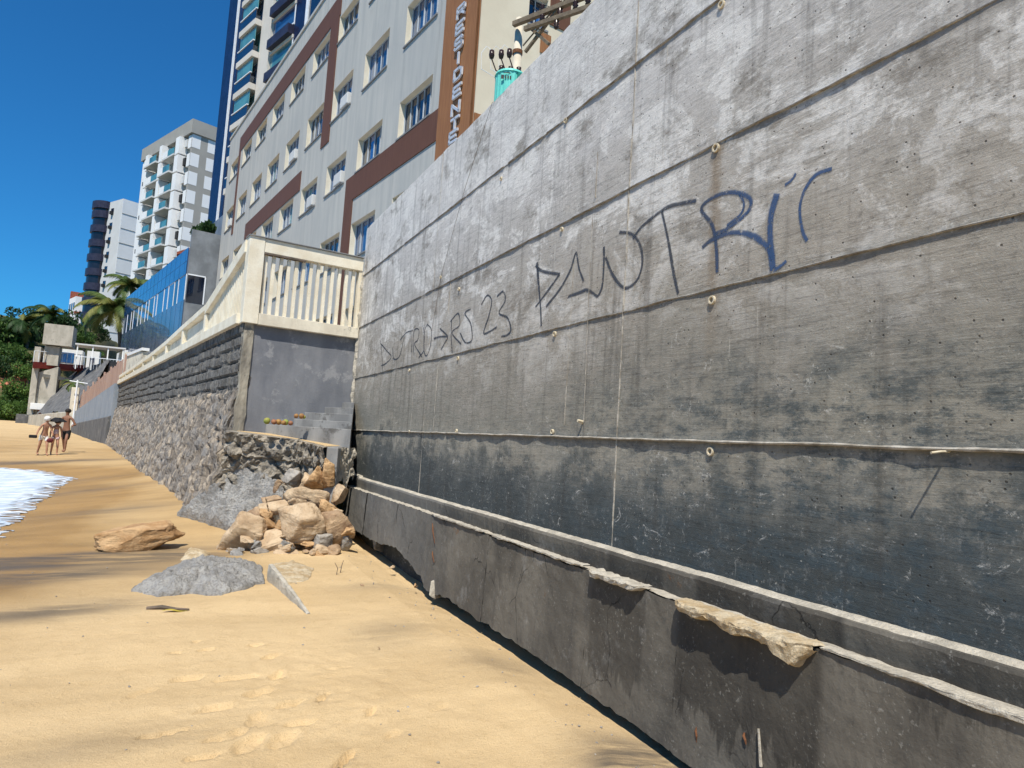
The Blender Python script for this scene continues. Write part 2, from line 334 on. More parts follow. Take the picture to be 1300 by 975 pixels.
m_pole = simple('pole_concrete', (.60, .54, .43), (.52, .46, .36), 4, .85, .3, 40, .006)
m_timber = simple('weathered_timber', (.20, .155, .105), (.13, .10, .07), 10, .85, .5, 50, .01)
m_porc = simple('brown_porcelain', (.045, .025, .02), None, 10, .25, 0, fine=0)
m_teal = simple('teal_enamel', (.16, .62, .52), (.13, .55, .46), 4, .4, .05, 20, .004, fine=.05)
m_tealdk = simple('dark_teal_enamel', (.03, .22, .17), None, 4, .4, 0, fine=0)
m_wire = simple('black_wire', (.03, .03, .03), None, 4, .6, 0, fine=0)
m_leafA = mk_leaf('hill_leaf', (.035, .085, .018), (.085, .15, .03))
m_leafB = mk_leaf('bright_leaf', (.07, .15, .025), (.14, .22, .05))
m_leafC = mk_leaf('dark_leaf', (.018, .05, .014), (.045, .09, .025))
m_palm = mk_leaf('palm_leaf', (.035, .075, .015), (.12, .16, .04), .2)
m_palmY = mk_leaf('yellow_palm_leaf', (.11, .13, .025), (.21, .20, .05), .2)
m_bark = simple('bark', (.17, .13, .10), (.10, .08, .06), 6, .9, .6, 30, .02)
m_hill = mk_rock('hill_earth', (.10, .09, .04), (.06, .075, .025), (.22, .12, .06))
m_red = mk_rock('red_earth', (.50, .20, .12), (.38, .14, .08), (.30, .11, .06))
m_revet = mk_plaster('grey_revetment', (.14, .14, .14), (.085, .086, .088), (.22, .21, .20))
m_seaw2 = mk_plaster('pale_blue_grey_wall', (.265, .295, .33), (.22, .25, .285), (.33, .34, .34))
m_fence = mk_wood('red_brown_slats', (.46, .32, .25), (.33, .20, .155), (9, 9, .3))
m_tile = simple('red_roof', (.33, .09, .05), (.22, .06, .035), 5, .8, .3)
m_elev = mk_plaster('tan_concrete', (.46, .42, .35), (.36, .33, .27), (.28, .26, .21))
m_redpaint = simple('red_steel', (.30, .045, .03), (.22, .035, .025), 3, .6, .1, fine=.1)
m_foam = Mat('foam')
_p = m_foam.pos(); _f = m_foam.noise(m_foam.scale(_p, (.8, 3.2, 1)), 1.6, 7, .7, .3)
_c = m_foam.mix(m_foam.ss(_f, .36, .58), (.76, .79, .82), (.44, .52, .62))
_d = m_foam.attr('depth'); _v = m_foam.voro(m_foam.scale(_p, (1.1, 3.0, 1)), 2.2, 'DISTANCE_TO_EDGE')
_al = m_foam.math('ADD', m_foam.math('MULTIPLY', m_foam.ss(_v, .22, .03), .6), m_foam.math('ADD', m_foam.math('MULTIPLY', m_foam.ss(_d, 0, .9), .75), m_foam.math('MULTIPLY', m_foam.math('SUBTRACT', _f, .5), 1.4)))
m_foam.lk(m_foam.ss(_al, .12, .5), m_foam.b.inputs['Alpha'])
m_foam = m_foam.done(_c, .6, m_foam.bump(_f, .8, .06))
_M = Mat('sea'); m_sea = _M.done((.02, .10, .14), .12, _M.bump(_M.noise(_M.pos(), 1.4, 6, .6), .6, .1))
m_ground2 = simple('paved_ground', (.34, .32, .29), (.27, .255, .23), .7, .9, .3, 20, .01)
m_skin = simple('skin', (.42, .22, .14), (.36, .18, .11), 4, .6, 0, fine=0)
m_skind = simple('tanned_skin', (.26, .13, .08), (.21, .10, .06), 4, .6, 0, fine=0)
m_black = simple('black_cloth', (.015, .015, .017), None, 8, .85, .1)
m_hair = simple('dark_hair', (.018, .014, .012), None, 20, .6, .4, 60)
m_wcloth = simple('white_cloth', (.78, .76, .72), None, 8, .85, .1)
m_pink = simple('pale_pink_cloth', (.60, .45, .45), None, 8, .85, .1)
m_maroon = simple('maroon_cloth', (.16, .03, .035), None, 8, .85, .1)
m_coco = [simple('green_husk', (.20, .27, .05), (.30, .26, .06), 8, .6, .3, 30), simple('orange_husk', (.36, .21, .06), (.26, .12, .05), 8, .6, .3, 30), simple('brown_husk', (.25, .10, .06), (.33, .16, .07), 8, .7, .4, 30)]
m_yellow = simple('yellow_leaf', (.55, .42, .05), (.40, .30, .05), 20, .7, .2)

# ------------------------------------------------------------------ the beach
def lerp_table(t, v):
    if v <= t[0][0]: return t[0][1]
    for (a, b), (c, d) in zip(t, t[1:]):
        if v <= c: k = (v - a) / (c - a); k = k * k * (3 - 2 * k); return b + (d - b) * k
    return t[-1][1]
FOOT = [(0, -1.72), (6, -1.70), (9, -1.70), (11, -1.66), (13.5, -1.48), (18, -1.33), (40, -1.18), (60, -.9), (90, -.55), (140, -.4), (400, 0)]
WATZ = [(0, -1.74), (9, -1.74), (12.5, -1.76), (23, -1.68), (27, -1.64), (45, -1.45), (80, -1.1), (400, -1.0)]
EDGE = [(0, -1.6), (8, -1.9), (12.5, -2.1), (17, -2.25), (23.4, -2.35), (25.5, -3.3), (27, -5.2), (31, -10), (45, -22), (80, -40), (140, -60), (400, -150)]
def face_x(Y): return 2.8 if Y < 12 else (2.8 + (Y - 12) / 1.2 * -1.9 if Y < 13.2 else .9 - (Y - 13.2) * .128)
def sand_base(x, Y):
    fx = face_x(Y); ex = lerp_table(EDGE, Y); zf = lerp_table(FOOT, Y); zw = lerp_table(WATZ, Y)
    if x >= fx: return zf
    t = (x - ex) / (fx - ex)
    if t >= 0: return zw + (zf - zw) * t
    return max(zw + (x - ex) * .07, -4.5)
def lf(x, Y): return .018 * fbm((x * .9, Y * .9, 0), 3) + .03 * fbm((x * .22, Y * .22, 4), 2)
def sand_px(x, y):
    d = ray(x, y); t = 2.0
    while t < 400:
        p = d * t
        if p.z < sand_base(p.x, p.y) + lf(p.x, p.y): return p
        t *= 1.004
    return d * t
rnd = random.Random(4)
PRINTS = []
for (px, py, ln, w, a, dep) in [(352, 860, .17, .11, 1.2, .03), (330, 880, .22, .12, .4, .018), (262, 826, .16, .08, .3, .02), (240, 862, .26, .12, .2, .018), (410, 886, .22, .05, 1.0, .028), (438, 965, .26, .06, .9, .03),
        (205, 932, .25, .05, .2, .022), (257, 963, .22, .08, .1, .02), (275, 900, .28, .12, .3, .014), (330, 917, .30, .16, 1.4, .016), (372, 893, .25, .1, .3, .014), (318, 945, .28, .15, .9, .016), (222, 830, .12, .07, .4, .016),
        (325, 820, .14, .07, .3, .018), (472, 905, .18, .06, 1.1, .018), (430, 850, .24, .05, .1, .010), (290, 935, .3, .14, .5, .015), (360, 940, .26, .14, 1.0, .014), (250, 815, .10, .06, .2, .018), (300, 862, .3, .1, .1, .012),
        (345, 835, .2, .09, .6, .018), (380, 920, .2, .1, .2, .014), (500, 935, .2, .1, .8, .008), (560, 900, .2, .08, .5, .006), (180, 880, .2, .1, .5, .008)]:
    q = sand_px(px, py); PRINTS.append((q.x, q.y, ln, w, a, dep * 2.1))
PRNP = np.array(PRINTS)
def dent(x, Y):
    z = 0
    for (cx, cy, ln, w, a, dep) in PRINTS:
        dx, dy = x - cx, Y - cy
        if dx * dx + dy * dy > .3: continue
        u = dx * math.cos(a) + dy * math.sin(a); v = -dx * math.sin(a) + dy * math.cos(a)
        r = math.sqrt((u / (ln * .46)) ** 2 + (v / (w * .42)) ** 2) + .35 * fbm((x * 11, Y * 11, 2), 3)
        if r < 1: z -= dep * (1 - r ** 16) * (.8 + .5 * fbm((x * 14, Y * 14, 5), 3))
        elif r < 1.5: z += dep * .10 * math.sin((r - 1) / .5 * math.pi)
    return z
def spaced(lo, hi, step, out_lo, out_hi, g=1.25):
    a = list(np.arange(lo, hi + 1e-6, step)); s = step
    while a[-1] < out_hi: s *= g; a.append(a[-1] + s)
    s = step; b = [a[0]]
    while b[-1] > out_lo: s *= g; b.append(b[-1] - s)
    return b[:0:-1] + a
XS = spaced(-.6, 3.0, .024, -160, 6, 1.09); YS = spaced(3.1, 7.4, .023, -12, 420, 1.026)
def make_sand():
    nx, ny = len(XS), len(YS); vs = []; wet = []; dark = []
    for Y in YS:
        ex = lerp_table(EDGE, Y)
        for x in XS:
            z = sand_base(x, Y) + lf(x, Y)
            if 3 < Y < 9.5: z += dent(x, Y) + .006 * fbm((x * 5, Y * 5, 1), 3) + (.022 * max(0, abs(fbm((x * 3.1, Y * 3.1, 3), 4)) - .08) + .008 * fbm((x * 13, Y * 13, 6), 2)) * math.exp(-((x - .9) / .9) ** 2 - ((Y - 4.9) / 1.2) ** 2)
            if Y < 13 and x > 2.35: z -= .10 * min(1, (x - 2.35) / .45) * (1 if Y > 6 else .85)   # the scour under the footing
            vs.append((x, Y, z))
            t = (x - ex) + .5 * fbm((x * .5, Y * .35, 7), 4)
            width = 1.6 if Y < 15 else (2.2 if Y < 30 else 3)
            wv = max(0, min(1, 1 - t / width)); wv = wv * wv * (3 - 2 * wv)
            if t < .45: wv = max(wv, .95)
            if Y < 9: wv *= max(.0, (Y - 6) / 3)
            wet.append(max(0, min(1, wv + (.52 + .35 * fbm((x * .4, Y * .4, 2), 3)) * max(0, min(1, (Y - 7.5) / 2.5)) * max(0, min(1, (60 - Y) / 25)) * max(0, min(1, (1.6 - x) / .9)))))
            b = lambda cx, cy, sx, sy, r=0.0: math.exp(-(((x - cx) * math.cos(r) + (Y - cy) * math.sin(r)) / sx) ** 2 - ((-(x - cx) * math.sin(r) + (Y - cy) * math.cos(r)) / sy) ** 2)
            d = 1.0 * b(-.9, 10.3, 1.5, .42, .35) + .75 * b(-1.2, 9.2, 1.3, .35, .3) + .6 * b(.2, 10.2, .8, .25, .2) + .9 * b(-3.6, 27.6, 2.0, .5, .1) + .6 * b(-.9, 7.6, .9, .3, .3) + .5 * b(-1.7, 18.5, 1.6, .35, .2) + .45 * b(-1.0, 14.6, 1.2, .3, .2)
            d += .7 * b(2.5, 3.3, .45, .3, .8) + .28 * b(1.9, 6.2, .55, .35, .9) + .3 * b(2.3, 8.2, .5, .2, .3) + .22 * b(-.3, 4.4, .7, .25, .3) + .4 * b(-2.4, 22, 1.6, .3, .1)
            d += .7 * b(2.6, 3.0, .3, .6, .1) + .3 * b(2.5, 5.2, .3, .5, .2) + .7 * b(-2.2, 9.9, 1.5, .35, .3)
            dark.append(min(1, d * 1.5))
    fs = [(j * nx + i, j * nx + i + 1, (j + 1) * nx + i + 1, (j + 1) * nx + i) for j in range(ny - 1) for i in range(nx - 1)]
    me = bpy.data.meshes.new('sand'); me.from_pydata(vs, [], fs); me.materials.append(m_sand)
    for nme, arr in (('wet', wet), ('dark', dark)):
        a = me.attributes.new(nme, 'FLOAT', 'POINT'); a.data.foreach_set('value', arr)
    me.polygons.foreach_set('use_smooth', [True] * len(me.polygons))
    o = bpy.data.objects.new('sand', me); COL.objects.link(o); o['kind'] = 'structure'
make_sand()
# swash: a thin sheet of foam that ran up the sand
def swash(u, v):
    Y = 6 + 44 * v ** 1.35
    e = lerp_table(EDGE, Y) + .22 * fbm((Y * 1.3, 3, 1), 3) + .16 * fbm((Y * 4.5, 8, 1), 3)
    x = e - 14 * u ** 2.2
    z = sand_base(x, Y) + lf(x, Y) + (.004 if u == 0 else .015 + .05 * min(1, u * 2) * (1 + fbm((x * 1.5, Y * 2.5, 3), 3)))
    return (x, Y, z)
wo = MB().grid(swash, 50, 420).build('water', m_foam, smooth=True, recalc=False); wo['kind'] = 'structure'
wo.data.attributes.new('depth', 'FLOAT', 'POINT').data.foreach_set('value', [14 * ((k % 50) / 49) ** 2.2 for k in range(50 * 420)])
MB().quad((-3000, -300, -2.35), (-4, -300, -2.35), (-8, 60, -2.35), (-3000, 2000, -2.35)).build('sea', m_sea, recalc=False)['kind'] = 'structure'

# ------------------------------------------------------------------ the cast concrete wall with graffiti
WX = 3.0; WEND = 13.22; WTOP = 3.95; SEAMS = [.105, 1.066, 2.025, 3.025]; VSEAM = [4.45, 9.0]
wall = thing('concrete_wall', 'tall grey board-marked concrete wall with blue graffiti and a dark stained foot', 'wall', (WX, 6, -1.75))
def wall_x(Y, z): return WX + .006 * fbm((Y * .9, z * .9, 5), 3) + .002 * fbm((Y * 3, z * 3, 1), 2)
def wall_front(u, v):
    Y = -3 + (WEND + 3) * u; z = -.95 + (WTOP + .95) * v
    x = wall_x(Y, z)
    if v == 1: z += .015 * fbm((Y * 4, 1, 1), 3)
    if u == 1: Y += .03 * fbm((1, 1, z * 5), 3)
    return (x, Y, z)
mb = MB().grid(wall_front, 300, 90)
mb.box(W, WX + .03, WX + .32, -3, WEND - .03, -2.2, WTOP - .01)
mb.grid(lambda u, v: Vector(wall_front(u, 1)) + Vector((.3 * v, 0, 0)), 300, 2)
mb.grid(lambda u, v: Vector(wall_front(1, u)) + Vector((.3 * v, 0, 0)), 90, 2)
mb.build('wall_slab', m_wall, wall, recalc=False)
def ridge(fixed, a0, a1, vertical, seed, pr, hh):
    n = int((a1 - a0) / .03); m = MB(); vs = []; fs = []
    for i in range(n + 1):
        a = a0 + (a1 - a0) * i / n
        k = 1 + .65 * fbm((a * 3.1, seed, 0), 5); w = hh * (1 + .35 * fbm((a * 5.3, seed, 9), 3)); c = .008 * fbm((a * 1.7, seed, 4), 3)
        if fbm((a * 2.3, seed, 21), 2) > .45: k *= .35
        for (o, p) in ((-.01, -w * .8), (pr * k * .8, -w * .7), (pr * k, .0), (pr * k * .5, w * .5), (-.01, w)):
            vs.append((WX - o, fixed + c + p, a) if vertical else (WX - o, a, fixed + c + p))
    for i in range(n): fs += [(i * 5 + j, i * 5 + j + 1, (i + 1) * 5 + j + 1, (i + 1) * 5 + j) for j in range(4)]
    return m.add(vs, fs)
for i, z in enumerate(SEAMS): ridge(z, -3, WEND - .02, False, i + 1, (.026, .013, .014, .016)[i], (.011, .0075, .008, .009)[i]).build('formwork_seam', m_seam, wall, recalc=True)
for i, y in enumerate(VSEAM):
    ridge(y, -.75, WTOP, True, i + 11, .009 if i == 0 else .004, (.007 if i == 0 else .004)).build('formwork_seam', m_seam, wall)
for (y, z0, z1, sd) in ((8.35, 1.1, 2.0, 31), (9.55, .12, 1.03, 32), (5.25, .2, 1.6, 33), (4.05, 2.1, 2.98, 34), (4.95, 2.1, 2.5, 35), (8.6, .12, .98, 36)):
    ridge(y, z0, z1, True, sd, .004, .004).build('mortar_run', m_seam, wall)
# plastic tie sleeves with a dark bore
for (px, py, r) in [(905, 381, .028), (705, 424, .024), (582, 455, .024), (520, 470, .022), (903, 573, .027), (702, 548, .022), (580, 547, .022), (910, 188, .03), (719, 153, .026), (560, 352, .022), (714, 291, .02), (917, 6, .028), (520, 548, .02), (583, 367, .02), (637, 227, .022)]:
    q = on_x(px, py, WX); m = MB()
    n = 14; ring = lambda x, rr: [(x, q.y + rr * math.cos(6.2832 * k / n), q.z + rr * math.sin(6.2832 * k / n)) for k in range(n)]
    vs = ring(WX + .01, r) + ring(WX - .016, r) + ring(WX - .016, r * .66) + ring(WX + .002, r * .66)
    m.add(vs, [(a * n + k, a * n + (k + 1) % n, (a + 1) * n + (k + 1) % n, (a + 1) * n + k) for a in range(3) for k in range(n)], 0)
    m.add(ring(WX + .002, r * .66), [tuple(range(n))], 1)
    m.build('tie_sleeve', [m_pvc, m_dark], wall, smooth=False)
q = on_x(1205, 573, WX)
MB().tube([(WX + .01, q.y, q.z), (WX - .05, q.y + .005, q.z - .004), (WX - .10, q.y + .012, q.z - .012)], .006, 6).build('rod_end', m_pvc, wall)
q = on_x(740, 536, WX); MB().tube([(WX + .01, q.y, q.z), (WX - .05, q.y, q.z + .01)], .014, 6).build('rod_end', m_pvc, wall)
q0 = on_x(748, 360, WX - .02); q1 = on_x(741, 535, WX - .05)
MB().tube([q0 + Vector((0, 0, .55)), q0, (q0 + q1) / 2, q1], .0028, 5).build('hanging_wire', m_seam, wall)
q0 = on_x(625, 130, WX - .02); q1 = on_x(590, 240, WX - .02); q2 = on_x(560, 350, WX - .015); q3 = on_x(548, 420, WX - .015)
MB().tube([q0 + Vector((.05, 0, .03)), q0, q1, q2, q3], .0025, 5).build('hanging_wire', m_timber, wall)
# mortar edge at the far end of the wall
def medge(u, v):
    z = -.9 + 4.0 * v; a = u * math.pi
    r = .06 + .03 * fbm((z * 6, u * 2, 3), 4)
    return (WX + .03 - r * math.sin(a) * 1.2, WEND + .02 + r * math.cos(a), z)
MB().grid(medge, 9, 120).build('mortar_edge', m_cap, wall)
# graffiti
def crm(pts, k=7):
    P = [Vector((p[0], p[1], 0)) for p in pts]; P = [P[0] * 2 - P[1]] + P + [P[-1] * 2 - P[-2]]; out = []
    for i in range(1, len(P) - 2):
        for j in range(k):
            t = j / k; a, b, c, d = P[i - 1:i + 3]
            out.append(.5 * ((2 * b) + (c - a) * t + (2 * a - 5 * b + 4 * c - d) * t * t + (3 * b - a - 3 * c + d) * t ** 3))
    return out + [P[-2]]
A = lambda L: [(640 + x / 2.826, 180 + y / 2.826) for x, y in L]
B = lambda L: [(450 + x / 3.25, 340 + y / 3.25) for x, y in L]
STROKES = [(A(s), w) for s, w in [
    ([(118, 432), (124, 520), (130, 600), (133, 662)], .030), ([(112, 445), (140, 465), (200, 475)], .024), ([(200, 475), (160, 530), (112, 592)], .024),
    ([(150, 592), (200, 530), (238, 460), (258, 398), (268, 450), (286, 500)], .022), ([(230, 556), (270, 542), (300, 532), (336, 556)], .028), ([(336, 556), (352, 520), (358, 440), (358, 376)], .024),
    ([(364, 415), (392, 480), (432, 524), (474, 500), (496, 440), (490, 375), (460, 332), (414, 324)], .024), ([(462, 348), (500, 300), (580, 240), (640, 222), (692, 212)], .026), ([(568, 250), (588, 340), (608, 460), (626, 546)], .024),
    ([(766, 470), (762, 380), (748, 300), (712, 250), (722, 222), (770, 192), (830, 182), (880, 200), (886, 232), (860, 268), (800, 312), (756, 332)], .026), ([(846, 186), (862, 225), (848, 262), (800, 300)], .018),
    ([(712, 380), (750, 350), (820, 326), (890, 336), (940, 372), (968, 420)], .030), ([(980, 186), (960, 262), (956, 340), (966, 462)], .042), ([(966, 462), (990, 448), (1014, 428)], .024),
    ([(1176, 96), (1120, 118), (1080, 172), (1062, 240), (1072, 320), (1088, 356)], .020), ([(1008, 156), (1030, 140), (1048, 114)], .014)]]
STROKES += [(B(s), w) for s, w in [
    ([(108, 300), (114, 370), (118, 432)], .022), ([(108, 312), (136, 345), (152, 368), (130, 395), (110, 404)], .020), ([(156, 330), (164, 376), (188, 362), (206, 284)], .020), ([(188, 300), (214, 268), (240, 258)], .018), ([(232, 262), (236, 348)], .018),
    ([(246, 362), (242, 300), (248, 256), (266, 256), (262, 296), (248, 316), (280, 368)], .018), ([(286, 244), (290, 330), (266, 372)], .018), ([(300, 232), (318, 256), (314, 320), (298, 364), (286, 330), (290, 262), (302, 232)], .018),
    ([(328, 292), (356, 284), (384, 284)], .020), ([(352, 250), (372, 268), (386, 286), (372, 312), (358, 338)], .020),
    ([(404, 352), (400, 280), (402, 214)], .022), ([(396, 222), (428, 188), (434, 236), (404, 268), (440, 314)], .020), ([(480, 170), (456, 188), (480, 232), (486, 296), (458, 308), (436, 268)], .020),
    ([(524, 152), (548, 114), (566, 136), (556, 196), (534, 268), (560, 262), (588, 244)], .022), ([(588, 118), (614, 98), (622, 136), (596, 186), (632, 206), (646, 254), (632, 276), (606, 284)], .022)]]
gv = []; gf = []; ge = []
for pts, w in STROKES:
    c = [on_x(p.x, p.y, WX) for p in crm(pts)]; c = [Vector((wall_x(q_.y, q_.z) - .0028, q_.y, q_.z)) for q_ in c]
    if w < .023 and pts[0][0] < 650: w *= 1.0
    for i, p in enumerate(c):
        t = (c[min(i + 1, len(c) - 1)] - c[max(i - 1, 0)]).normalized(); nn = Vector((0, -t.z, t.y)); ww = w * .86 * (.85 + .35 * fbm((p.y * 4, p.z * 4, 2), 2))
        b0 = len(gv); gv += [p + nn * ww, p, p - nn * ww]; ge += [1.0, 0.0, 1.0]
        if i: gf += [(b0 - 3, b0 - 2, b0 + 1, b0), (b0 - 2, b0 - 1, b0 + 2, b0 + 1)]
g = MB().add(gv, gf).build('graffiti', m_paint, wall, recalc=False)
g.data.attributes.new('edge', 'FLOAT', 'POINT').data.foreach_set('value', ge)

# ledge, footing panels and caps
def ledge(u, v):
    Y = -3 + (12.95 + 3) * u
    p = .08 + .007 * fbm((Y * 3, 1, 2), 4); zt = -.70 + (.03 if Y > 12 else 0) + .006 * fbm((Y * 1.3, 4, 2), 3) - .010 * max(0, fbm((Y * 5, 8, 2), 3) - .25); zb = -.87
    if 6.0 < Y < 8.3: p += .010 * fbm((Y * 9, 1, 2), 3); zt += .006 * fbm((Y * 7, 4, 2), 3)
    prof = [(-.03, zt + .012), (.02, zt + .008), (p * .6, zt - .004), (p - .008, zt - .012), (p, zt - .03), (p - .004, zt - .07), (p - .012, zt - .12), (p - .02, zb), (-.03, zb)]
    k = v * (len(prof) - 1); i = min(int(k), len(prof) - 2); f = k - i
    return (WX - (prof[i][0] * (1 - f) + prof[i + 1][0] * f), Y, prof[i][1] * (1 - f) + prof[i + 1][1] * f + .003 * fbm((Y * 20, v * 9, 1), 2))
lm = MB().grid(ledge, 520, 17); lm.m = [0 if (k // 519) < 5 else 1 for k in range(len(lm.f))]; lm.build('ledge', [m_cap, m_foot], wall)  # darker front: grazing shade and dirt both put into the material
PANELS = [(10.925, 12.45, -.868, .014, 0), (9.28, 10.92, -.862, .006, 0), (7.93, 9.273, -.858, .010, 1), (6.22, 7.90, -.86, .026, 2), (4.42, 6.216, -.866, .022, 2), (3.42, 4.416, -.866, .025, 2), (1.2, 3.417, -.85, .028, 2), (-3, 1.196, -.848, .028, 2)]
BOT = [(-3, -2.3), (2.6, -2.2), (2.9, -1.72), (3.4, -1.70), (4.1, -1.68), (4.7, -1.66), (5.6, -1.65), (6.2, -1.65), (7.0, -1.64), (7.85, -1.69), (8.1, -1.60), (8.6, -1.50), (9.15, -1.43), (10.2, -1.50), (11.2, -1.50), (11.9, -1.55), (13, -1.6)]
for k, (y0, y1, zt, po, br) in enumerate(PANELS):
    def panel(u, v, y0=y0, y1=y1, zt=zt, po=po, k=k, front=True):
        Y = y0 + (y1 - y0) * u
        zb = lerp_table(BOT, Y) + .03 * fbm((Y * 5, k, 1), 4)
        z = zb + (zt + .012 * fbm((Y * 6, k, 2), 4) - zb) * v
        x = WX - .17 - po + .008 * fbm((Y * 1.5, z * 1.5, k), 3) + .004 * fbm((Y * 9, z * 9, k), 2) - .03 * (1 - v)
        if u in (0, 1): Y += .004 * fbm((z * 8, k, u * 3), 3) + (.02 * abs(fbm((z * 6, 5, 1), 3)) if (k == 2 and u == 0) else 0)
        return (x, Y, z)
    m = MB(); nu = max(20, int((y1 - y0) / .035)); m.grid(panel, nu, 30)
    m.grid(lambda u, v: Vector(panel(u, 1)) + Vector((.24 * v + po, 0, .004 * fbm((u * 40, v, 1), 2))), nu, 3, 1)
    m.grid(lambda u, v: Vector(panel(u, 0)) + Vector((.24 * v + po, 0, 0)), nu, 2)
    for e in (0, 1): m.grid(lambda u, v, e=e: Vector(panel(e, u)) + Vector((.22 * v + po, 0, 0)), 30, 2)
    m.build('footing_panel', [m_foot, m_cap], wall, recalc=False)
for (y0, y1, pr, th, sd, mt) in [(2.42, 3.42, .085, .06, 3, m_capb), (3.75, 4.38, .06, .04, 7, m_cap), (4.5, 6.15, .012, .018, 9, m_cap), (6.3, 7.85, .010, .018, 12, m_cap), (-2.9, 2.40, .012, .02, 15, m_cap)]:
    def cap(u, v):
        Y = y0 + (y1 - y0) * u; e = min(1, 8 * min(u, 1 - u) + .3)
        p = pr * e * (1 + .25 * fbm((Y * 5, sd, 1), 5)); t = th * e * (1 + (.5 if sd < 8 else .9) * fbm((Y * (6 if sd < 8 else 2.2), sd, 6), 5)) * (1 + (1.0 * max(0, min(1, (2.66 - Y) / .1)) if sd == 3 else 0))
        xo = WX - .205; zt = -.835 + .006 * fbm((Y * 5, sd, 2), 3)
        prof = [(-.06, zt + .002), (p * .6, zt), (p * .97, zt - .004), (p, zt - t * .3), (p * .9, zt - t * .85), (p * .4, zt - t), (-.06, zt - t)]
        k = v * 6; i = min(int(k), 5); f = k - i
        return (xo - (prof[i][0] * (1 - f) + prof[i + 1][0] * f) + (.012 if sd < 8 else .004) * fbm((Y * 14, v * 5, sd), 4), Y, prof[i][1] * (1 - f) + prof[i + 1][1] * f + (.012 if sd < 8 else .004) * fbm((Y * 16, v * 5, sd + 3), 4))
    MB().grid(cap, max(30, int((y1 - y0) / .02)), 13).build('footing_cap', mt, wall)
for (px, py, px2, py2) in [(549, 664, 552, 690), (549, 700, 551, 714), (885, 922, 884, 942), (945, 930, 947, 945)]:
    a = on_x(px, py, WX - .215); b = on_x(px2, py2, WX - .225); MB().tube([a, a.lerp(b, .3) + Vector((-.004, .004, 0)), a.lerp(b, .6) + Vector((-.006, -.006, 0)), b], [.004, .007, .006, .003], 6).build('rebar', m_rust, wall)
a = on_x(963, 925, WX - .225); b = on_x(966, 973, WX - .235); MB().tube([a, b], [.006, .009], 6).build('mortar_run', m_cap, wall)

# ------------------------------------------------------------------ stone retaining wall, terrace, stairs, balustrade
MF = Frame((.983, 13.03), 7.3); MS = side(MF, 0)
MLEN = 27.6
sw = thing('stone_retaining_wall', 'dark coursed stone retaining wall under the cream balustrade with a blue grey end', 'wall', (.9, 13.2, -1.5))
NS, NZ = 640, 84
joint = []
def stone(u, v):
    s = MLEN * u; z = -1.75 + 3.60 * v
    tn = .1 * fbm((s * .5, z, 1), 2)
    if z > .66 + tn:
        c = (z - .70) / .232 + .25 * fbm((s * .55, 3, 1), 2); row = math.floor(c); fz = c - row
        L = .62; q = s / L + row * .37 + .25 * fbm((s * .8, row * 3, 1), 2); fq = q - math.floor(q)
        e = min(min(fz, 1 - fz) * .232, min(fq, 1 - fq) * L * 1.6); j = max(0, 1 - e / .032)
        o = .05 - .075 * j + .025 * fbm((s * 6, z * 6, 1), 4) + .03 * (row % 2 == 0) * 0
        if fz < .5: j = j * .6
    else:
        d = (.7 - z); o = .07 + .16 * max(0, d) + .05 * fbm((s * 2.2, z * 1.2, 5), 3)
        pts = Vector((s * 3.2, z * 3.6, 2)); dd, _ = mnoise.voronoi(pts)
        cell = dd[1] - dd[0]; j = max(0, 1 - cell / .22)
        o += .055 * min(1, cell * 2.4) - .03 + .028 * fbm((s * 7, z * 5, 4), 4) + .02 * fbm((s * 17, z * 10, 4), 3)
        if s < 2.2 and z < -.2: o += .1 * fbm((s * 2, z * 2, 9), 2)
    joint.append(j)
    if v == 1: o = .06
    return MF(s, o, z)
mb = MB().grid(stone, NS, NZ)
so = mb.build('stone_face', m_mason, sw, recalc=False)
so.data.attributes.new('joint', 'FLOAT', 'POINT').data.foreach_set('value', joint[:NS * NZ])
jn = len(joint); MB().grid(lambda u, v: Vector(stone(0, u)) + MF.n * (-(.30 if u > .42 else .30 + .5 * (.42 - u) / .42) * v) + MF.u * (-.03 * math.sin(v * 3.1) + (.05 * fbm((u * 9, v * 6, 5), 4) + .10 * v) * (v > 0)), NZ, 14).build('stone_end', m_mason, sw, recalc=False)
MB().box(MF, .08, MLEN, -.5, -.02, -2.2, 1.83).build('wall_core', m_mortar, sw)
MB().grid(lambda u, v: MS(.12 + 2.1 * u, .012 * fbm((u * 3, v * 3, 1), 3), -.35 + 2.18 * v), 40, 40).build('painted_end_wall', m_greywall, sw, recalc=False)
def quoin(u, v):
    z = -1.0 + 2.83 * v; t = -.03 + .19 * u + .02 * fbm((z * 2, u, 4), 3) - .03 * (1 - v)
    return MS(t, .035 + .012 * fbm((z * 5, u * 2, 8), 3) - (.1 if u in (0, 1) else 0), z)
MB().grid(quoin, 12, 60).build('corner_pier', m_pier, sw, recalc=False)
# terrace level and ground inland
MB().prism([tuple(MF(.3, -.4, 0))[:2], tuple(MF(MLEN, -.4, 0))[:2], (1.8, 51), (14, 56), (8, 14), (3.35, 13.6)], 1.2, 1.80).build('terrace', m_ground2)['kind'] = 'structure'
MB().prism([(3.33, -20), (90, -20), (120, 300), (-60, 330), (-30, 130), (-3, 84), (1.5, 56), (8.2, 55), (8.2, 13.7), (3.33, 13.7)], 1.0, 1.75).build('ground', m_ground2)['kind'] = 'structure'

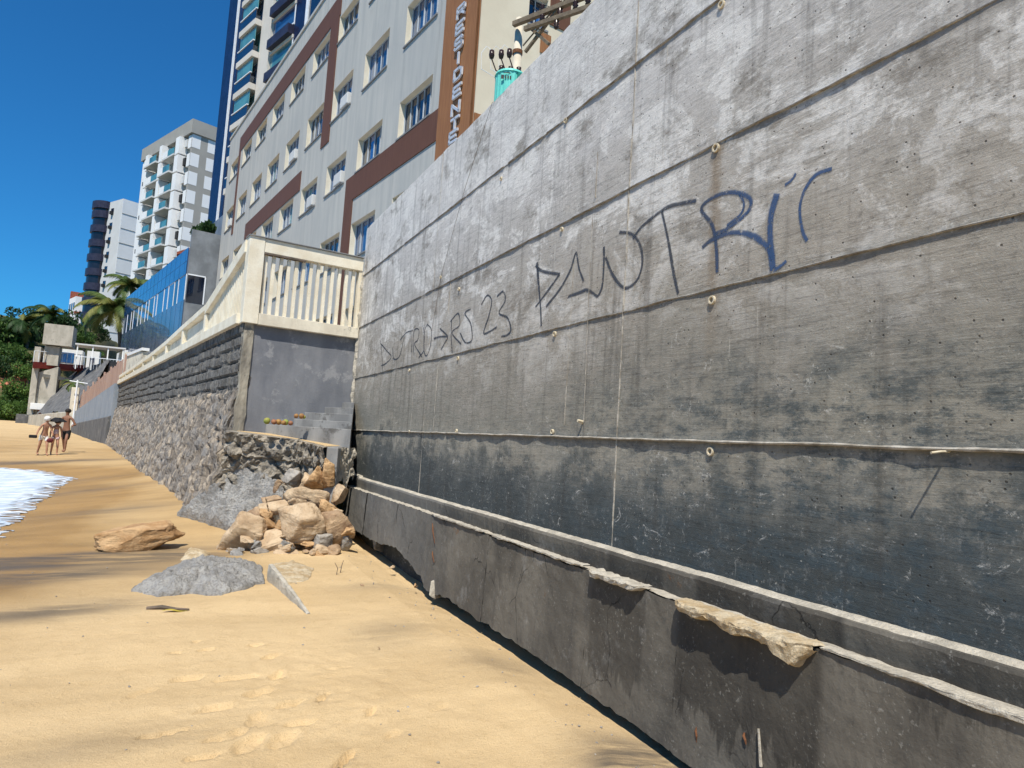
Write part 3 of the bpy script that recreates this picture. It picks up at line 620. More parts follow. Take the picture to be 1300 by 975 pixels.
# balustrade
bal = thing('balustrade', 'cream concrete balustrade running along the top of the stone retaining wall', 'balustrade', MF(0, 0, 1.83))
def nbox(fr, a0, a1, b0, b1, c0, c1, mt, nm, bev=.008): return MB().box(fr, a0, a1, b0, b1, c0, c1).build(nm, mt, bal, bevel=bev)
nbox(MS, -.08, .18, -.16, .10, 1.83, 3.36, m_cream, 'corner_post')
nbox(MS, .185, 2.0, -.12, .09, 3.11, 3.35, m_cream, 'top_rail')
nbox(MS, -.1, 2.0, -.14, .125, 3.353, 3.372, m_sill, 'rail_capping', .004)
nbox(MS, .185, 2.0, -.14, .12, 1.82, 2.02, m_creamdirty, 'bottom_rail')
nbox(MS, 1.94, 2.0, -.10, .07, 2.022, 3.108, m_cream, 'end_post')
for i in range(13):
    t = .24 + i * 1.68 / 12.5
    m = MB(); m.box(MS, t - .028, t + .028, -.04, .03, 2.0, 3.13); m.build('baluster', m_cream, bal, bevel=.006)
MB().box(MS, .19, .92, -.02, .094, 3.075, 3.108).build('broken_edge', m_bark, bal, bevel=.004)
POSTS = [0.0, 3.70, 6.9, 10.0, 13.2, 16.3, 19.8, 23.6, 27.3]
RZ = [(0, 3.34), (3.7, 2.64), (6.9, 2.54), (10, 2.42), (13.2, 2.35), (19.8, 2.28), (27.6, 2.25)]
def rz_(s): 
    for (a, b), (c, d) in zip(RZ, RZ[1:]):
        if s <= c: return b + (d - b) * (s - a) / (c - a)
    return RZ[-1][1]
POSTS = [0.0, 3.70, 6.9, 10.0, 13.2, 16.3, 19.8, 23.6, 27.3]
def sloped(a, b, o0, o1, z0a, z1a, z0b, z1b, mt, nm):
    vs = [MF(s, o, z) for s, z0, z1 in ((a, z0a, z1a), (b, z0b, z1b)) for o, z in ((o0, z0), (o1, z0), (o1, z1), (o0, z1))]
    MB().add(vs, [(0, 1, 2, 3), (7, 6, 5, 4), (0, 4, 5, 1), (1, 5, 6, 2), (2, 6, 7, 3), (3, 7, 4, 0)]).build(nm, mt, bal, bevel=.008)
nbox(MF, .13, MLEN, -.14, .14, 1.82, 2.0, m_cream, 'bottom_rail')
for a, b in zip(POSTS, POSTS[1:]):
    a_ = a + (.12 if a == 0 else .0); dz = .22 if a == 0 else .13
    sloped(a_, b - .002, -.12, .11, rz_(a_) - dz, rz_(a_), rz_(b) - dz, rz_(b), m_cream, 'top_rail')
for s in POSTS[1:]: nbox(MF, s - .11, s + .11, -.108, .095, 2.002, rz_(s) - .135 - (.09 if s == 3.7 else 0), m_cream, 'post')
for i in range(24):
    s = .35 + i * 3.15 / 23; MB().box(MF, s - .03, s + .03, -.04, .03, 1.99, rz_(s) - .2).build('baluster', m_cream, bal, bevel=.006)
for a, b in zip(POSTS[1:], POSTS[2:]): nbox(MF, a + .112, b - .112, -.07, -.01, 2.002, min(rz_(a), rz_(b)) - .125, m_creamdirty, 'infill_panel', .004)

# stairs and landing beside the painted end wall
stairs = thing('concrete_stairs', 'short grey cement stairs with a sand covered landing below the painted end wall', 'stairs', (1.6, 12.3, -.3))
def fl(u, v):                           # rough broken front of the landing
    pts = [MS(-.12, .12, 0), MS(.9, .75, 0), (2.28, 11.55, 0)]; pts = [Vector((p[0], p[1], 0)) for p in pts]
    k = u * 2; i = min(int(k), 1); p = pts[i].lerp(pts[i + 1], k - i); z0 = -.05 - .16 * u; z = -1.75 + (z0 + 1.75) * v
    dd, _ = mnoise.voronoi(Vector((u * 8.5, z * 4.2, 7))); cell = min(1, (dd[1] - dd[0]) * 2.2)
    n = Vector((-.45, -.9, 0)); d = .06 + .11 * cell + .08 * fbm((u * 7, z * 3, 3), 5) + .06 * fbm((u * 25, z * 9, 5), 4) + (.10 * (1 - v) ** 1.5) + (.07 if v > .78 else 0)
    d = max(d, .05); q = p + n * d
    return (q.x, q.y, z + (0 if v > .97 else .05 * fbm((u * 20, v * 9, 2), 3)))
MB().grid(fl, 130, 70).grid(lambda u, v: Vector(fl(u, 1)).lerp(Vector((fl(u, 1)[0] + .16, fl(u, 1)[1] + .3, fl(u, 1)[2] + .012)), v), 130, 3).build('broken_front', m_rubble, stairs, recalc=False)
b0 = [tuple(MS(-.12, .14, 0))[:2], tuple(MS(.9, .78, 0))[:2], (2.28, 11.52), (2.70, 11.9), (3.0, 13.05), (3.0, 13.28), tuple(MS(.0, -.05, 0))[:2]]
MB().prism(b0, -.45, [-.05, -.13, -.205, -.19, -.10, -.08, -.05]).build('landing', m_step, stairs)
b1 = [tuple(MS(.02, .06, 0))[:2], tuple(MS(.9, .70, 0))[:2], (2.26, 11.58), (2.58, 11.93), (2.9, 13.0), tuple(MS(.1, .0, 0))[:2]]
MB().prism(b1, -.4, [-.036, -.114, -.19, -.175, -.09, -.034]).build('sand_patch', m_sand, stairs)
ST = [(.50, .105, .0), (.98, .235, .30), (1.16, .37, .42), (1.52, .49, .58), (1.84, .60, .74)]
RA, RB = Vector((2.67, 11.75, 0)), Vector((3.0, 13.1, 0))
for i, (t, z, k) in enumerate(ST):
    L = MS(t, .0, 0); r = RA.lerp(RB, k); e = RA.lerp(RB, 1)
    m = MB().prism([(L.x, L.y), (r.x, r.y), (e.x, e.y), tuple(MS(2.05, -.02, 0))[:2]], -.3 if i == 0 else ST[i - 1][1] - .02, z)
    m.build('step', m_step, stairs, bevel=.008)
MB().prism([(2.24, 11.44), (2.40, 11.34), (2.48, 11.46), (2.32, 11.58)], -1.15, -.2).build('end_post', m_step, stairs, bevel=.02)
def rough_block(u, v):
    z = -.75 + .55 * v; a = u; p = Vector((2.42, 11.42, 0)).lerp(Vector((2.86, 11.95, 0)), a)
    return (p.x - .05 + .06 * fbm((u * 9, v * 6, 2), 4), p.y, z - .25 * (1 - v) * fbm((u * 4, 1, 6), 3))
MB().grid(rough_block, 24, 24).build('plaster_patch', m_cap, stairs, recalc=False)

# ------------------------------------------------------------------ rocks, mortar and debris
def rock_mesh(name, dims, seed, mat, n=13, bev=.055, rough=.055, flat=0.0):
    r = random.Random(seed); bm = bmesh.new()
    for i in range(n):
        z = r.uniform(-1, 1); a = r.uniform(0, 6.283); q = math.sqrt(max(0, 1 - z * z)); v = Vector((q * math.cos(a), q * math.sin(a), z))
        v = Vector([math.copysign(abs(c) ** .75, c) for c in v])
        if flat: v.z = max(-1 + flat, min(1 - flat, v.z))
        bm.verts.new(v)
    h = bmesh.ops.convex_hull(bm, input=bm.verts); 
    bmesh.ops.delete(bm, geom=list({g for g in h['geom_interior'] + h['geom_unused'] if isinstance(g, bmesh.types.BMVert)}), context='VERTS')
    bmesh.ops.dissolve_limit(bm, angle_limit=.25, verts=bm.verts, edges=bm.edges)
    bmesh.ops.bevel(bm, geom=list(bm.edges), offset=bev, segments=2, affect='EDGES', profile=.55)
    bmesh.ops.triangulate(bm, faces=bm.faces)
    for _ in range(3):
        long = [e for e in bm.edges if e.calc_length() > .13]
        if long: bmesh.ops.subdivide_edges(bm, edges=long, cuts=1); bmesh.ops.triangulate(bm, faces=bm.faces)
    bm.normal_update()
    ext = [max(abs(v.co[k]) for v in bm.verts) for k in range(3)]
    for v in bm.verts:
        v.co = Vector([v.co[k] / ext[k] for k in range(3)]); p = v.co * 1.0 + Vector((seed, seed * .3, 0))
        v.co += v.normal * (rough * fbm(p * 1.8, 5) + rough * .5 * fbm(Vector((p.x * 2, p.y * 2, p.z * 9)), 3))
        v.co = Vector((v.co.x * dims[0] / 2, v.co.y * dims[1] / 2, v.co.z * dims[2] / 2))
    me = bpy.data.meshes.new(name); bm.to_mesh(me); bm.free(); me.materials.append(mat)
    me.polygons.foreach_set('use_smooth', [True] * len(me.polygons)); return me
def rock(px, py, D, wpx, hpx, thick, mat, seed, label, rot=(0, 0, 0), name='boulder', cat='rock', group='rocks of the rubble pile', flat=.2, n=14, bev=.08, rough=.085):
    c = at(px, py, D); k = D * 1.16 / FOC
    o = bpy.data.objects.new(name, rock_mesh(name, (wpx * k, thick, hpx * k), seed, mat, n, bev, rough, flat)); COL.objects.link(o)
    o.location = c; o.rotation_euler = rot; return tag(o, label, cat, group)
RK = [
    (309, 682, 10.95, 46, 52, .50, m_rockT, 11, 'pale tan boulder with a flat tilted top at the seaward end of the rubble pile', (.35, .25, .3), .3),
    (381, 663, 10.8, 54, 38, .50, m_rockT, 24, 'biggest rounded tan boulder in the middle of the rubble pile', (.35, -.10, -.3), .15),
    (355, 689, 10.95, 64, 28, .45, m_rockT, 37, 'flat tan slab of rock leaning under the biggest boulder', (.45, -.35, .2), .45),
    (394, 633, 11.35, 60, 34, .55, m_rockT, 43, 'wide flat topped tan rock at the upper back of the rubble pile', (.35, .18, .1), .3),
    (427, 667, 11.0, 42, 40, .50, m_rockB, 51, 'brown layered rock wedged against the end of the footing', (.2, -.55, .2), .15),
    (410, 691, 10.7, 26, 24, .28, m_rockG, 63, 'round grey stone on the sand beside the layered brown rock', (.2, .1, .5), .1),
    (394, 697, 10.75, 12, 12, .14, m_rockO, 71, 'small yellowish pebble left of the round grey stone', (0, .3, 0), .1),
    (363, 705, 10.55, 30, 11, .22, m_rockT, 83, 'small flat pale stone on the sand under the leaning slab', (.1, .05, .1), .4),
    (329, 707, 10.6, 24, 18, .25, m_rockG, 91, 'dark grey lumpy stone in front of the tilted pale boulder', (.3, .2, 1), .1),
    (331, 653, 11.2, 34, 30, .42, m_rockB, 103, 'rough brown rock behind the tilted pale boulder', (.2, .5, .6), .1),
    (378, 639, 11.0, 20, 19, .22, m_rockT, 117, 'small pale cobble sitting above the biggest boulder', (.3, .4, .3), .2),
    (343, 635, 11.4, 42, 16, .40, m_rockB, 127, 'long reddish flat rock against the grey mortar slab', (.25, -.2, .1), .3),
    (350, 644, 11.2, 32, 14, .30, m_rockT, 131, 'pale shard just below the long reddish flat rock', (.35, -.25, 0), .3),
    (404, 607, 11.65, 28, 30, .33, m_rockO, 149, 'upright orange rock below the broken landing', (.1, .3, .4), .1),
    (417, 601, 11.6, 15, 34, .20, m_rockO, 151, 'narrow rust orange rock standing beside the cement end post', (.1, -.15, .2), .1),
    (438, 688, 10.9, 16, 17, .2, m_rockG, 167, 'pale grey chip at the foot of the end footing panel', (.2, .2, .2), .1),
    (432, 628, 11.3, 16, 22, .22, m_rockT, 173, 'tan rock jammed under the cement end post', (.1, .3, .3), .2),
    (374, 608, 11.85, 24, 20, .3, m_rockG, 181, 'grey rock half buried in the broken front of the landing', (.2, .1, .2), .1),
    (388, 612, 11.75, 18, 18, .25, m_rockT, 182, 'small tan rock between the grey rock and the upright orange rock', (.2, .3, .2), .1),
    (352, 617, 11.8, 20, 16, .3, m_rockB, 191, 'brown rock at the top edge of the grey mortar slab', (.2, .1, .4), .1),
    (374, 690, 11.05, 50, 26, .4, m_rockB, 197, 'shaded brown rock deep in the gap under the biggest boulder', (.1, .1, .2), .1),
    (338, 672, 11.2, 34, 28, .4, m_rockB, 199, 'shaded brown rock between the tilted pale boulder and the slab', (.1, .1, .2), .1),
    (412, 647, 11.2, 28, 24, .4, m_rockO, 211, 'orange brown rock under the right end of the wide flat rock', (.3, .2, .1), .2),
    (296, 701, 10.75, 18, 14, .22, m_rockG, 223, 'grey broken lump at the seaward foot of the tilted pale boulder', (.3, .1, .5), .1),
    (420, 652, 11.1, 18, 16, .25, m_rockT, 227, 'small tan rock above the brown layered rock', (.2, .3, .8), .1),
]
for (px, py, D, w, h, th, mt, sd, lab, rot, fl_) in RK: rock(px, py, D, w, h, th, mt, sd, lab, rot, flat=fl_)
rs_ = random.Random(77)
for k in range(26):
    u_ = rs_.random(); px = 292 + 150 * rs_.random(); top_ = 640 if px > 335 else 672; py = top_ + (708 - top_) * rs_.random() ** .7
    D_ = 11.9 - (py - 600) / 108 * 1.35 - .12; w_ = rs_.uniform(9, 21)
    rock(px, py, D_, w_, w_ * rs_.uniform(.4, .75), w_ * .011, rs_.choice([m_rockT, m_rockT, m_rockB, m_rockO, m_mortar]), 500 + k, 'small broken stone filling the gaps between the big boulders of the rubble heap', (rs_.uniform(-.3, .5), rs_.uniform(-.5, .5), rs_.uniform(0, 3)), name='rubble_stone', group='small stones of the rubble heap')
q = sand_px(172, 700)
o = bpy.data.objects.new('beach_rock', rock_mesh('beach_rock', (1.12, .62, .36), 307, m_rockO, 16, .07, .09, .25)); COL.objects.link(o)
o.location = q + Vector((0, .25, .15)); o.rotation_euler = (.1, -.10, .22)
tag(o, 'long low orange brown rock lying alone on the open sand', 'rock')
for (px, py, d, mt, sd, lab) in [(481, 826, (.075, .055, .06), m_rockB, 401, 'small broken piece of brick alone on the pale sand'), (497, 722, (.10, .08, .07), m_rockT, 403, 'little sandy stone in the shade under the footing'),
        (484, 697, (.42, .2, .22), m_rockG, 409, 'grey broken lump under the second footing panel'), (527, 745, (.09, .07, .05), m_rockO, 419, 'small orange stone at the edge of the footing shadow'),
        (460, 744, (.07, .05, .03), m_rockB, 421, 'tiny dark chip on the sand right of the buried slab')]:
    q = sand_px(px, py); o = bpy.data.objects.new('stone', rock_mesh('stone', d, sd, mt, 12, .16)); COL.objects.link(o); o.location = q + Vector((0, 0, d[2] * .3)); o.rotation_euler = (.1, .2, sd)
    tag(o, lab, 'stone', 'loose stones on the sand')
q = sand_px(547, 760); o = bpy.data.objects.new('concrete_shard', rock_mesh('concrete_shard', (.2, .1, .26), 433, m_cap, 9, .08, .03)); COL.objects.link(o); o.location = q + Vector((.1, .1, .1)); o.rotation_euler = (0, .1, .4)
tag(o, 'pale triangular concrete shard under the cracked footing joint', 'concrete shard')

def mound(name, poly, mat, label, cat, lift, sd, amp, ztop=None, n=70):
    # poly: outline in map coordinates with a height above the sand at each corner; filled as a crusted slab
    c = Vector((sum(p[0] for p in poly) / len(poly), sum(p[1] for p in poly) / len(poly), sum(p[2] for p in poly) / len(poly)))
    k = len(poly); vs = []; fs = []; NA, NR = 120, 26
    for i in range(NR):
        r = i / (NR - 1)
        for j in range(NA):
            a = j / NA * k; ia = int(a) % k; f = a - int(a); p = Vector(poly[ia]).lerp(Vector(poly[(ia + 1) % k]), f)
            rr = r * (1 + .07 * fbm((j * .12, sd, 1), 3) + .05 * math.sin(0)) if r > .5 else r
            q = Vector(c).lerp(p, rr); e = 1 - r
            z = q.z + lift * (1 - r ** 3) + amp * fbm((q.x * 3.5, q.y * 3.5, sd), 6) * (.4 + .6 * e) + amp * .5 * fbm((q.x * 14, q.y * 14, sd), 4)
            if r == 1: z -= .10 + .05 * fbm((j * .5, sd, 3), 3); q = Vector(c).lerp(p, rr * .97)
            vs.append((q.x, q.y, z))
    for i in range(NR - 1): fs += [(i * NA + j, i * NA + (j + 1) % NA, (i + 1) * NA + (j + 1) % NA, (i + 1) * NA + j) for j in range(NA)]
    base = len(vs); vs += [(v[0], v[1], v[2] - .25) for v in vs[(NR - 1) * NA:NR * NA]]
    fs += [((NR - 1) * NA + j, (NR - 1) * NA + (j + 1) % NA, base + (j + 1) % NA, base + j) for j in range(NA)]
    o = MB().add(vs, fs).build(name, mat, None, loc=(c.x, c.y, c.z), smooth=True)
    return tag(o, label, cat)
def S(px, py, dz=0): q = sand_px(px, py); return (q.x, q.y, q.z + dz)
A0, A1, A2, A3 = Vector(S(224, 655, .05)), Vector(S(300, 680, .10)), at(372, 624, 12.25), at(306, 588, 12.75)
def slab(u, v):
    e = min(u, 1 - u, v, 1 - v); uu = u + .05 * fbm((v * 6, 3, 1), 3); vv = v + (.14 * fbm((u * 5, 9, 2), 4) if v < .5 else .04 * fbm((u * 7, 9, 2), 3))
    p = A0.lerp(A1, uu).lerp(A3.lerp(A2, uu), vv); dd, _ = mnoise.voronoi(Vector((u * 5, v * 5, 2)))
    z = .10 * math.sin(math.pi * min(1, max(0, vv))) * math.sin(math.pi * u) + .11 * fbm((p.x * 3, p.y * 3, p.z * 3 + 1), 6) + .045 * fbm((p.x * 8, p.y * 8, p.z * 6), 5) + .06 * min(.5, dd[1] - dd[0])
    if e <= 0: z -= .35
    elif e < .02: z -= .10
    return (p.x - .12 * z, p.y - .4 * z, p.z + z)
tag(MB().grid(slab, 90, 80).build('mortar_slab', m_mortar, None, loc=A0, recalc=False), 'big collapsed grey mortar slab sloping from the stone wall down to the sand', 'concrete slab')
pb = [S(162, 752), S(200, 759), S(240, 755), S(282, 758), S(318, 747), S(338, 742), S(334, 722), S(290, 712), S(240, 716), S(205, 728)]
mound('mortar_mound', pb, m_mortar, 'low gravelly grey mortar lump half buried in the sand', 'concrete lump', .17, 8, .09)
pc = [S(228, 712), S(262, 712), S(268, 703), S(240, 697)]
mound('sandy_lump', pc, m_capb, 'little pale sandy lump behind the gravelly mortar lump', 'concrete lump', .06, 15, .03)
pd_ = [S(340, 738), S(352, 744), S(392, 738), S(400, 722), S(372, 712), S(344, 716)]
mound('sandstone_slab', pd_, m_capb, 'flat pale sandy slab behind the buried grey kerb slab', 'concrete slab', .04, 21, .025)
k0 = Vector(S(338, 737)); k1 = Vector(S(389, 781)); dr = (k1 - k0).normalized(); nr = Vector((-dr.y, dr.x, 0)).normalized() * -1
m = MB()
def kerb(u, v):
    p = k0.lerp(k1, u); h = .17 * (1 - u) ** .8 + .012 + .012 * fbm((u * 12, 2, 1), 4)
    prof = [(0, -.15), (.004, h * .6), (.012, h), (.05, h + .006), (.075, h - .01), (.085, -.15)]
    i = min(int(v * 5), 4); f = v * 5 - i; o = prof[i][0] * (1 - f) + prof[i + 1][0] * f; z = prof[i][1] * (1 - f) + prof[i + 1][1] * f
    return p - nr * (o * (1 - .5 * u) + .008 * fbm((u * 15, v * 5, 3), 3)) + Vector((0, 0, z))
m.grid(kerb, 60, 21); m.grid(lambda u, v: Vector(kerb(0, u)).lerp(Vector(kerb(0, 1 - u)), v), 11, 2)
tag(m.build('kerb_slab', m_cap, None, loc=k0, smooth=False), 'narrow grey concrete kerb slab tipping into the sand', 'concrete slab')
a = Vector(S(186, 774, .012)); b = Vector(S(240, 776, .018))
tag(MB().tube([a, a.lerp(b, .35) + Vector((0, .02, .01)), a.lerp(b, .7), b], [.016, .02, .014, .008], 7).build('driftwood_stick', m_bark, None, loc=a), 'short dark driftwood stick lying on the sand', 'stick')
a = Vector(S(205, 778, .012)); m = MB()
m.grid(lambda u, v: a + Vector((.22 * u, (v - .5) * .06 * math.sin(math.pi * min(.98, u + .03)), .01 * math.sin(6 * u) + .006)), 12, 4)
tag(m.build('dry_leaf', m_yellow, None, loc=a, recalc=False), 'yellow dry leaf beside the driftwood stick', 'leaf')
a = on_x(433, 716, 2.3); a = Vector(S(433, 728))
for i, (px, py) in enumerate([(432, 727), (427, 730)]):
    q = Vector(S(px, py)); tag(MB().tube([q, q + Vector((.01, 0, .08)), q + Vector((.03 * (1 - 2 * i), .01, .15))], [.006, .005, .003], 5).build('twig', m_bark, None, loc=q), 'thin upright dead twig in the sand, ' + ('the right one of two' if i == 0 else 'the left one of two'), 'twig', 'twigs in the sand')
rb = random.Random(31); m = MB()
for _ in range(190):
    x = rb.uniform(-2.5, 2.7); Y = 3.2 + 9 * rb.random() ** 1.3
    if rb.random() < .5: x = 2.75 - abs(rb.gauss(0, .35)); 
    z = sand_base(x, Y) + lf(x, Y)
    if Y < 13 and x > 2.35: z -= .10 * min(1, (x - 2.35) / .45) * (1 if Y > 6 else .85)
    r_ = rb.uniform(.003, .011); c = Vector((x, Y, z + r_ * .3)); a = [c + Vector((r_ * rb.uniform(.7, 1.4) * math.cos(t), r_ * rb.uniform(.7, 1.4) * math.sin(t), rb.uniform(-.2, .4) * r_)) for t in (0, 1.3, 2.5, 3.8, 5.1)]
    m.add(a + [c + Vector((0, 0, r_ * .9)), c - Vector((0, 0, r_))], [(i, (i + 1) % 5, 5) for i in range(5)] + [((i + 1) % 5, i, 6) for i in range(5)])
m.build('shell_grit', m_rockG)['kind'] = 'stuff'
# coconuts on the lowest step
CO = [(339, 533.5, 12.25, .062, 0, 'green coconut at the left end of the row on the lowest step'), (348, 535, 12.2, .05, 2, 'brown husk next to the leftmost green coconut on the step'), (354, 533, 12.3, .055, 1, 'orange brown husk in the middle of the coconut row'), (363, 531, 12.35, .06, 0, 'second green coconut near the middle of the row'),
      (360, 536, 12.15, .045, 1, 'small orange husk in front of the second green coconut'), (369, 536, 12.15, .045, 2, 'small reddish husk at the front right of the coconut row'), (376, 527.5, 12.4, .045, 1, 'orange coconut on the second step'), (383, 526.5, 12.4, .05, 1, 'ripe orange coconut at the right end of the row'), (386, 528, 12.42, .035, 0, 'smallest green coconut by the right end of the row')]
for (px, py, D, r, c, lab) in CO:
    p = at(px, py, D); zz = .105 + r * .92 if py > 529 else .235 + r * .9
    bm = bmesh.new(); bmesh.ops.create_icosphere(bm, subdivisions=3, radius=1)
    for v in bm.verts: v.co = Vector((v.co.x, v.co.y, v.co.z * 1.18)) * r * (1 + .07 * fbm(v.co * 1.6 + Vector((px, 0, 0)), 3)) * (1 - .14 * max(0, v.co.z) ** 3)
    me = bpy.data.meshes.new('coconut'); bm.to_mesh(me); bm.free(); me.materials.append(m_coco[c]); me.polygons.foreach_set('use_smooth', [True] * len(me.polygons))
    o = bpy.data.objects.new('coconut', me); COL.objects.link(o); s = zz / p.z if p.z > .02 else 1
    o.location = (p.x, p.y, zz - r * .12); o.rotation_euler = (1.1, px, .4); o.scale = (.86, .86, .86); tag(o, lab, 'coconut', 'coconuts on the steps')

# ------------------------------------------------------------------ residential block
P0 = at(507, 180, 22.8); RF = Frame((P0.x, P0.y), 7.7); RS = side(RF, -4.85)
res = thing('apartment_block', 'long grey apartment block with brown bands and a vertical wooden name strip', 'building', RF(12, -5, 1.8))
ZT = 19.8; S0, S1, ZB = -4.85, 30.0, 1.75
COLS = [(-2.2, .2)] + [(1.65 + 3.55 * i, 3.95 + 3.55 * i) for i in range(8)]
ROWS = [(3.2, 4.6), (6.45, 7.8), (9.77, 11.05), (12.97, 14.4), (16.45, 17.65)]
def wcols(r): return COLS
ss = sorted({S0, S1, *[c for p in COLS for c in p]}); zs = sorted({ZB, ZT, *[c for p in ROWS for c in p]})
m = MB(); dep = .26
inw = lambda a, b, T: any(abs(a - p) < 1e-6 and abs(b - q) < 1e-6 for p, q in T)
for a, b in zip(ss, ss[1:]):
    for c, d in zip(zs, zs[1:]):
        if inw(a, b, COLS) and inw(c, d, ROWS):
            m.quad(RF(a, 0, c), RF(a, -dep, c), RF(a, -dep, d), RF(a, 0, d), 1); m.quad(RF(b, 0, c), RF(b, 0, d), RF(b, -dep, d), RF(b, -dep, c), 1)
            m.quad(RF(a, 0, d), RF(a, -dep, d), RF(b, -dep, d), RF(b, 0, d), 1); m.quad(RF(a, 0, c), RF(b, 0, c), RF(b, -dep, c), RF(a, -dep, c), 1)
        else: m.quad(RF(a, 0, c), RF(b, 0, c), RF(b, 0, d), RF(a, 0, d), 0)
m.quad(RF(S1, 0, ZB), RF(S1, -11, ZB), RF(S1, -11, ZT), RF(S1, 0, ZT), 0)
m.quad(RF(S0, -11, ZB), RF(S1, -11, ZB), RF(S1, -11, ZT), RF(S0, -11, ZT), 0)
m.quad(RF(S0, 0, ZT), RF(S1, 0, ZT), RF(S1, -11, ZT), RF(S0, -11, ZT), 0)
wc = [(1.55, 2.25, 11.95, 13.05)]
xs = [0, 1.6, 2.25, 11]; z2 = [ZB, 12.0, 12.95, ZT]
for i in range(3):
    for j in range(3):
        if i == 1 and j == 1: continue
        m.quad(RS(xs[i], 0, z2[j]), RS(xs[i + 1], 0, z2[j]), RS(xs[i + 1], 0, z2[j + 1]), RS(xs[i], 0, z2[j + 1]), 2)
a, b, c, d = 1.6, 2.25, 12.0, 12.95
for A_, B_ in (((a, c), (a, d)), ((b, c), (b, d)), ((a, c), (b, c)), ((a, d), (b, d))):
    m.quad(RS(A_[0], 0, A_[1]), RS(B_[0], 0, B_[1]), RS(B_[0], -.2, B_[1]), RS(A_[0], -.2, A_[1]), 1)
m.build('wall', [m_facade, m_reveal, m_beige], res, recalc=False)
def window(fr, a, b, c, d, gl, par, nb=4, rng=random.Random(1)):
    f = MB(); o0, o1 = -dep + .03, -dep + .07; t = .03
    f.box(fr, a, b, o0, o1, c, c + t); f.box(fr, a, b, o0, o1, d - t, d); f.box(fr, a, a + t, o0, o1, c + t, d - t); f.box(fr, b - t, b, o0, o1, c + t, d - t)
    for i in range(1, nb):
        s = a + (b - a) * i / nb; f.box(fr, s - .010, s + .010, o0, o1 + (.012 if i % 2 else 0), c + t, d - t)
    w = f.build('window', m_winframe, par)
    g = MB(); g.quad(fr(a, -dep + .02, c), fr(b, -dep + .02, c), fr(b, -dep + .02, d), fr(a, -dep + .02, d)); g.build('pane', gl, w, recalc=False)
    cu = MB()                                    # a drawn curtain strip seen in the glass
    if rng.random() < .4:
        if True:
            s = a + (b - a) * rng.uniform(.1, .85); cu.box(fr, s, s + rng.uniform(.15, .5), -dep + .022, -dep + .026, c + .05, d - rng.uniform(.05, .3))
    if cu.v: cu.build('blind_strip', m_glasst if gl is m_glass else m_glassb, w)
    k = MB(); k.box(fr, a - .03, b + .03, -.10, .05, c - .05, c + .005); k.build('sill', m_sill, w)
    return w
rw = random.Random(9); ra = random.Random(2)
for r, (c, d) in enumerate(ROWS):
    for k, (a, b) in enumerate(COLS):
        gl = m_glassd if (r == 2 and k <= 1) or (r == 4 and k in (2, 4)) or rw.random() < .12 else m_glass
        window(RF, a, b, c, d, gl, res, 4 if k else 5, rw)
        if ra.random() < .22 and r > 0: MB().box(RF, a + .15, a + .95, -.2, .12, c + .03, c + .5).build('air_conditioner', m_towerpale, res, bevel=.03)
window(RS, 1.6, 2.25, 12.0, 12.95, m_glassd, res, 2, rw)
def band(a, b, c, d, mt=m_brown, fr=RF): MB().box(fr, a, b, .002, .035, c, d).build('cladding_band', mt, res)
band(7.45, 26.4, 17.75, 18.75); band(7.55, 8.62, 12.2, 17.748); band(25.95, 26.4, 12.3, 17.748); band(-2.88, 4.85, 8.75, 9.72); band(3.98, 4.85, 1.8, 8.748); band(11.3, 22.3, 11.12, 12.05)
band(0.06, .9, 7.6, 8.85, m_signwood, RS); band(1.35, 2.6, 13.1, 16, m_brown, RS); band(2.32, 3.05, 12.25, 13.098, m_brown, RS); band(2.05, 2.4, 11.3, 11.9, m_signwood, RS)
sg = MB().box(RF, -4.88, -2.9, .004, .075, 7.3, 19.6).box(RS, -.074, .03, .004, .03, 7.3, 19.6).build('name_strip', m_signwood, res)
MB().box(RF, S0, S1, .003, .06, ZT - .02, ZT + .14).build('parapet_coping', m_facade, res)
# letters, a steel box letter each, one under the other
GL = {'R': [[(0, 0), (0, 1), (.7, 1), (.8, .9), (.8, .6), (.7, .5), (0, .5)], [(.35, .5), (.8, 0)]], 'E': [[(.8, 1), (0, 1), (0, 0), (.8, 0)], [(0, .5), (.65, .5)]],
      'S': [[(.8, .85), (.7, 1), (.1, 1), (0, .88), (0, .6), (.1, .5), (.7, .5), (.8, .4), (.8, .12), (.7, 0), (.1, 0), (0, .15)]], 'I': [[(.4, 0), (.4, 1)]],
      'D': [[(0, 0), (0, 1), (.55, 1), (.8, .8), (.8, .2), (.55, 0), (0, 0)]], 'N': [[(0, 0), (0, 1), (.8, 0), (.8, 1)]], 'T': [[(0, 1), (.8, 1)], [(.4, 1), (.4, 0)]]}
for ch, (px, py) in zip('RESIDENTE', [(586.5, 14), (585, 35), (583.5, 55), (583, 74), (582.5, 94), (581.5, 116), (579.5, 138), (578.5, 157), (576.5, 174)]):
    s, z = RF.hit(px, py, .1); h = .29; wd = .52; m = MB(); th = .075
    for st in GL[ch]:
        for (x0, y0), (x1, y1) in zip(st, st[1:]):
            # reading direction: towards -s when seen from the sea
            p0 = Vector((s + (.4 - x0) * wd, z + (y0 - .5) * h)); p1 = Vector((s + (.4 - x1) * wd, z + (y1 - .5) * h)); d = (p1 - p0); L = d.length
            if L < 1e-4: continue
            d /= L; nn = Vector((-d.y, d.x)) * th / 2; p0 = p0 - d * th * .4; p1 = p1 + d * th * .4
            c4 = [p0 + nn, p1 + nn, p1 - nn, p0 - nn]
            m.add([RF(c.x, o, c.y) for o in (.10, .15) for c in c4], [(0, 1, 2, 3), (7, 6, 5, 4), (0, 4, 5, 1), (1, 5, 6, 2), (2, 6, 7, 3), (3, 7, 4, 0)])
    m.build('letter', m_steel, sg)

